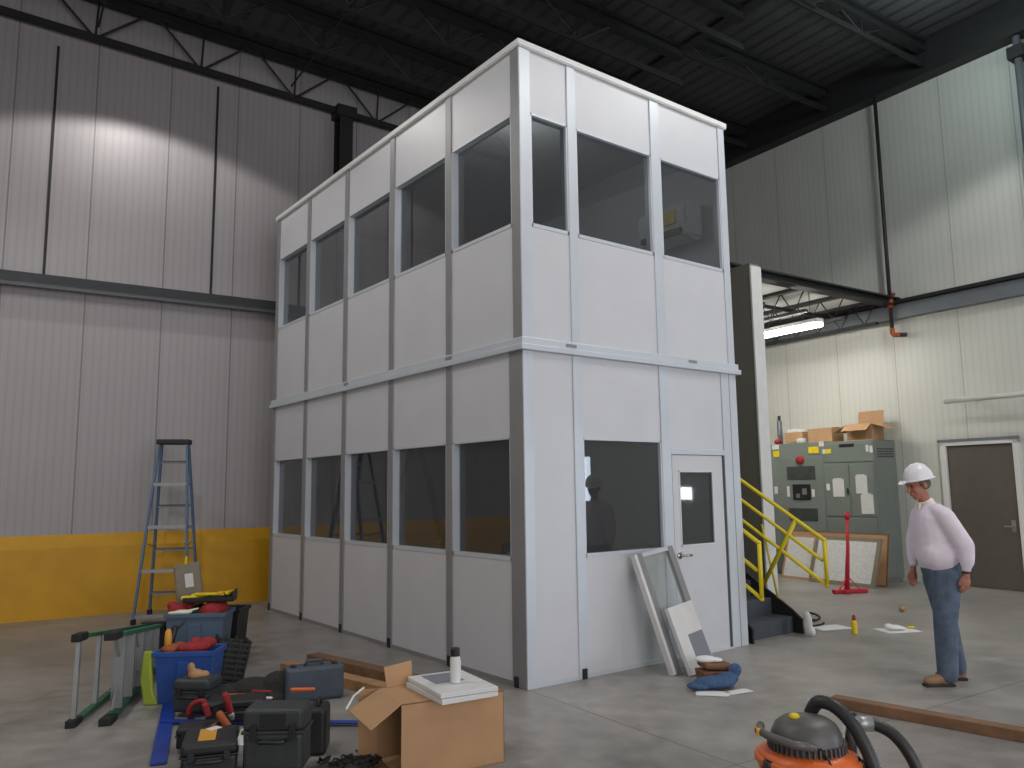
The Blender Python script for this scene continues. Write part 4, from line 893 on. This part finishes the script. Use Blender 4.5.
# hard hat with brim and crown ridge
hh = Matrix.Translation((-.115, 0, 1.76)) @ Matrix.Rotation(-.20, 4, 'Y')
hl = MB(); prof = [(.135, 0), (.132, .03), (.122, .07), (.10, .105), (.065, .13), (.03, .14), (.001, .142)]
hl.lathe(prof, 32, sx=.95, sy=.84, cap=False); o = hl.build('hard_hat', 'helmet', man, smooth=True, mt=hh)
MB().lathe([(.11, .005), (.137, .012), (.155, .004), (.155, -.003), (.137, .0), (.11, -.004)], 32, c=(-.005, 0, 0), sx=.93, sy=.84, cap=False).build('rim', 'helmet', o, smooth=True, mt=hh)
MB().hexa([hh @ Vector(p) for p in ((-.125, -.09, .012), (-.125, .09, .012), (-.17, .05, -.012), (-.17, -.05, -.012), (-.125, -.09, .018), (-.125, .09, .018), (-.17, .05, -.006), (-.17, -.05, -.006))]).build('peak', 'helmet', o)
MB().tube([hh @ Vector(p) for p in ((-.115, 0, .055), (-.09, 0, .108), (-.035, 0, .138), (.028, 0, .14), (.08, 0, .115), (.115, 0, .06))], .012, 8).build('ridge', 'helmet', o, smooth=True)
# sweatshirt
sb = MB()
sb.limb((-.035, 0, 1.40), (-.01, 0, 1.09), .150, .168, 1.12).limb((-.03, 0, 1.46), (-.05, 0, 1.40), .10, .13, 1.3).limb((-.01, 0, 1.10), (0, 0, 1.055), .168, .150, 1.08)
sb.ell((.03, 0, 1.36), (.13, .165, .18))
sb.limb((-.03, -.10, 1.48), (.0, -.17, 1.44), .075, .075).limb((.0, -.17, 1.44), (.115, -.24, 1.19), .080, .078).limb((.115, -.24, 1.19), (.12, -.242, 1.06), .078, .062).limb((.12, -.242, 1.06), (.112, -.24, 1.0), .058, .040)
sb.limb((-.04, .10, 1.48), (-.05, .17, 1.44), .075, .075).limb((-.05, .17, 1.44), (-.10, .215, 1.2), .074, .066).limb((-.10, .215, 1.2), (-.12, .205, 1.06), .066, .05).limb((-.12, .205, 1.06), (-.124, .20, 1.005), .048, .038)
sb.limb((-.02, -.05, 1.10), (.03, .05, 1.10), .165, .165)
sb.limb((-.04, 0, 1.48), (-.06, 0, 1.545), .10, .068)
s_ = sb.build('sweatshirt', 'shirt', man, voxel=.012, sm=9)
MB().tube([(-.075+.058*math.cos(a), .058*math.sin(a), 1.565+.02*math.cos(a)) for a in [k*2*PI/16 for k in range(17)]], .011, 8).limb((-.13, -.02, 1.55), (-.15, -.04, 1.50), .012, .007).limb((-.13, .02, 1.55), (-.15, .04, 1.50), .012, .007).build('collar', 'collar', man, smooth=True)
for w_ in ((.112, -.24, .99), (-.124, .20, .998)): MB().tube([Vector(w_)+Vector((0, 0, .025)), Vector(w_)-Vector((0.001, 0, .012))], .036, 14).build('cuff', 'shirt', man, smooth=True)
MB().tube([(.11, -.24, .972), (.11, -.24, .957)], .03, 14).build('wristwatch', 'black', man, smooth=True)
# jeans
jb = MB()
jb.ell((.015, 0, .97), (.155, .175, .13)).limb((.02, -.085, .90), (-.03, -.09, .50), .122, .095).limb((-.03, -.09, .50), (-.04, -.09, .10), .095, .085)
jb.limb((.02, .085, .90), (.09, .11, .50), .120, .088).limb((.09, .11, .50), (.16, .12, .11), .088, .076).limb((.01, 0, .92), (.015, 0, .84), .13, .10)
jb.build('jeans', 'jeans', man, voxel=.012, sm=5)
# boots
for (x, y, a) in ((-.065, -.09, .05), (.16, .12, -.1)):
    mt = Matrix.Translation((x, y, 0)) @ Matrix.Rotation(a, 4, 'Z')
    bb = MB().ell((-.0, 0, .055), (.075, .042, .05)).ell((-.12, 0, .045), (.075, .046, .038)).limb((.02, 0, .06), (.02, 0, .12), .048, .046).limb((-.04, 0, .06), (-.12, 0, .045), .045, .04)
    o = bb.build('boot', 'boot', man, voxel=.008, sm=2, mt=mt)
    MB().box(-.195, .07, -.043, .043, 0, .022).build('sole', 'sole', o, .015, mt=mt)

# ------------------------------------------------------------------ light
def spot(x, y, z, power, size=138, blend=.05, col=(1, .97, .93), r=.12):
    l = bpy.data.lights.new('high_bay_and_fill', 'SPOT'); l.energy = power; l.spot_size = math.radians(size); l.spot_blend = blend; l.color = col; l.shadow_soft_size = r
    o = bpy.data.objects.new('high_bay_and_fill', l); C.objects.link(o); o.location = W3(x, y, z); o.rotation_euler = (0, 0, 0); return o
spot(-2.5, 5.5, 8.15, 190, 138, .12)
spot(-4.4, -.6, 8.3, 360, 150, .3)  # added unseen spot, brightens the booth's left face
spot(3.3, -4.2, 8.3, 430, 150, .3)  # added unseen spot for the foreground
spot(6.0, -2.6, 9.0, 480, 138, .15, (.98, 1, .97))
spot(-7.0, 1.8, 8.3, 320, 150, .3)  # added unseen spot, lifts the booth's left face too
spot(2.0, -10, 8.3, 300, 150, .3)  # added unseen spot behind the viewer for more bounce
def area(x, y, z, sx, sy, power, col, rot):
    l = bpy.data.lights.new('daylight_and_fill', 'AREA'); l.shape = 'RECTANGLE'; l.size = sx; l.size_y = sy; l.energy = power; l.color = col
    o = bpy.data.objects.new('daylight_and_fill', l); C.objects.link(o); o.location = W3(x, y, z); o.rotation_euler = rot; return o
area(9.8, -10.3, 1.3, 3.6, 2.3, 50, (.80, .88, 1), (PI/2, 0, PI/2-TH))        # loading door, facing into the hall
area(-2.5, -14.6, 4.0, 10, 6, 700, (1, .97, .97), (PI/2, 0, -TH))             # added soft fill from behind the viewer, not an opening
for z_, e_ in ((5.4, 16), (2.6, 4)):                                            # added dim fill inside the two booth rooms, no lamp there
    l = bpy.data.lights.new('room_fill', 'POINT'); l.energy = e_; l.shadow_soft_size = .25
    o = bpy.data.objects.new('room_fill', l); C.objects.link(o); o.location = (.9, 1.2, z_)
l = bpy.data.lights.new('deck_fill', 'POINT'); l.energy = 70; l.shadow_soft_size = .15; l.color = (.8, 1, 1)  # added fill that brightens the roof deck, no fixture here
o = bpy.data.objects.new('deck_fill', l); C.objects.link(o); o.location = W3(7.7, -.3, 8.7)
wd = bpy.data.worlds.new('World'); S.world = wd; wd.use_nodes = True; wd.node_tree.nodes['Background'].inputs[0].default_value = (.02, .021, .023, 1); wd.node_tree.nodes['Background'].inputs[1].default_value = 1
S.view_settings.view_transform = 'Standard'; S.view_settings.look = 'None'; S.view_settings.exposure = 0; S.view_settings.gamma = 1
S.cycles.max_bounces = 8; S.cycles.diffuse_bounces = 4; S.cycles.transparent_max_bounces = 12; S.cycles.use_denoising = True
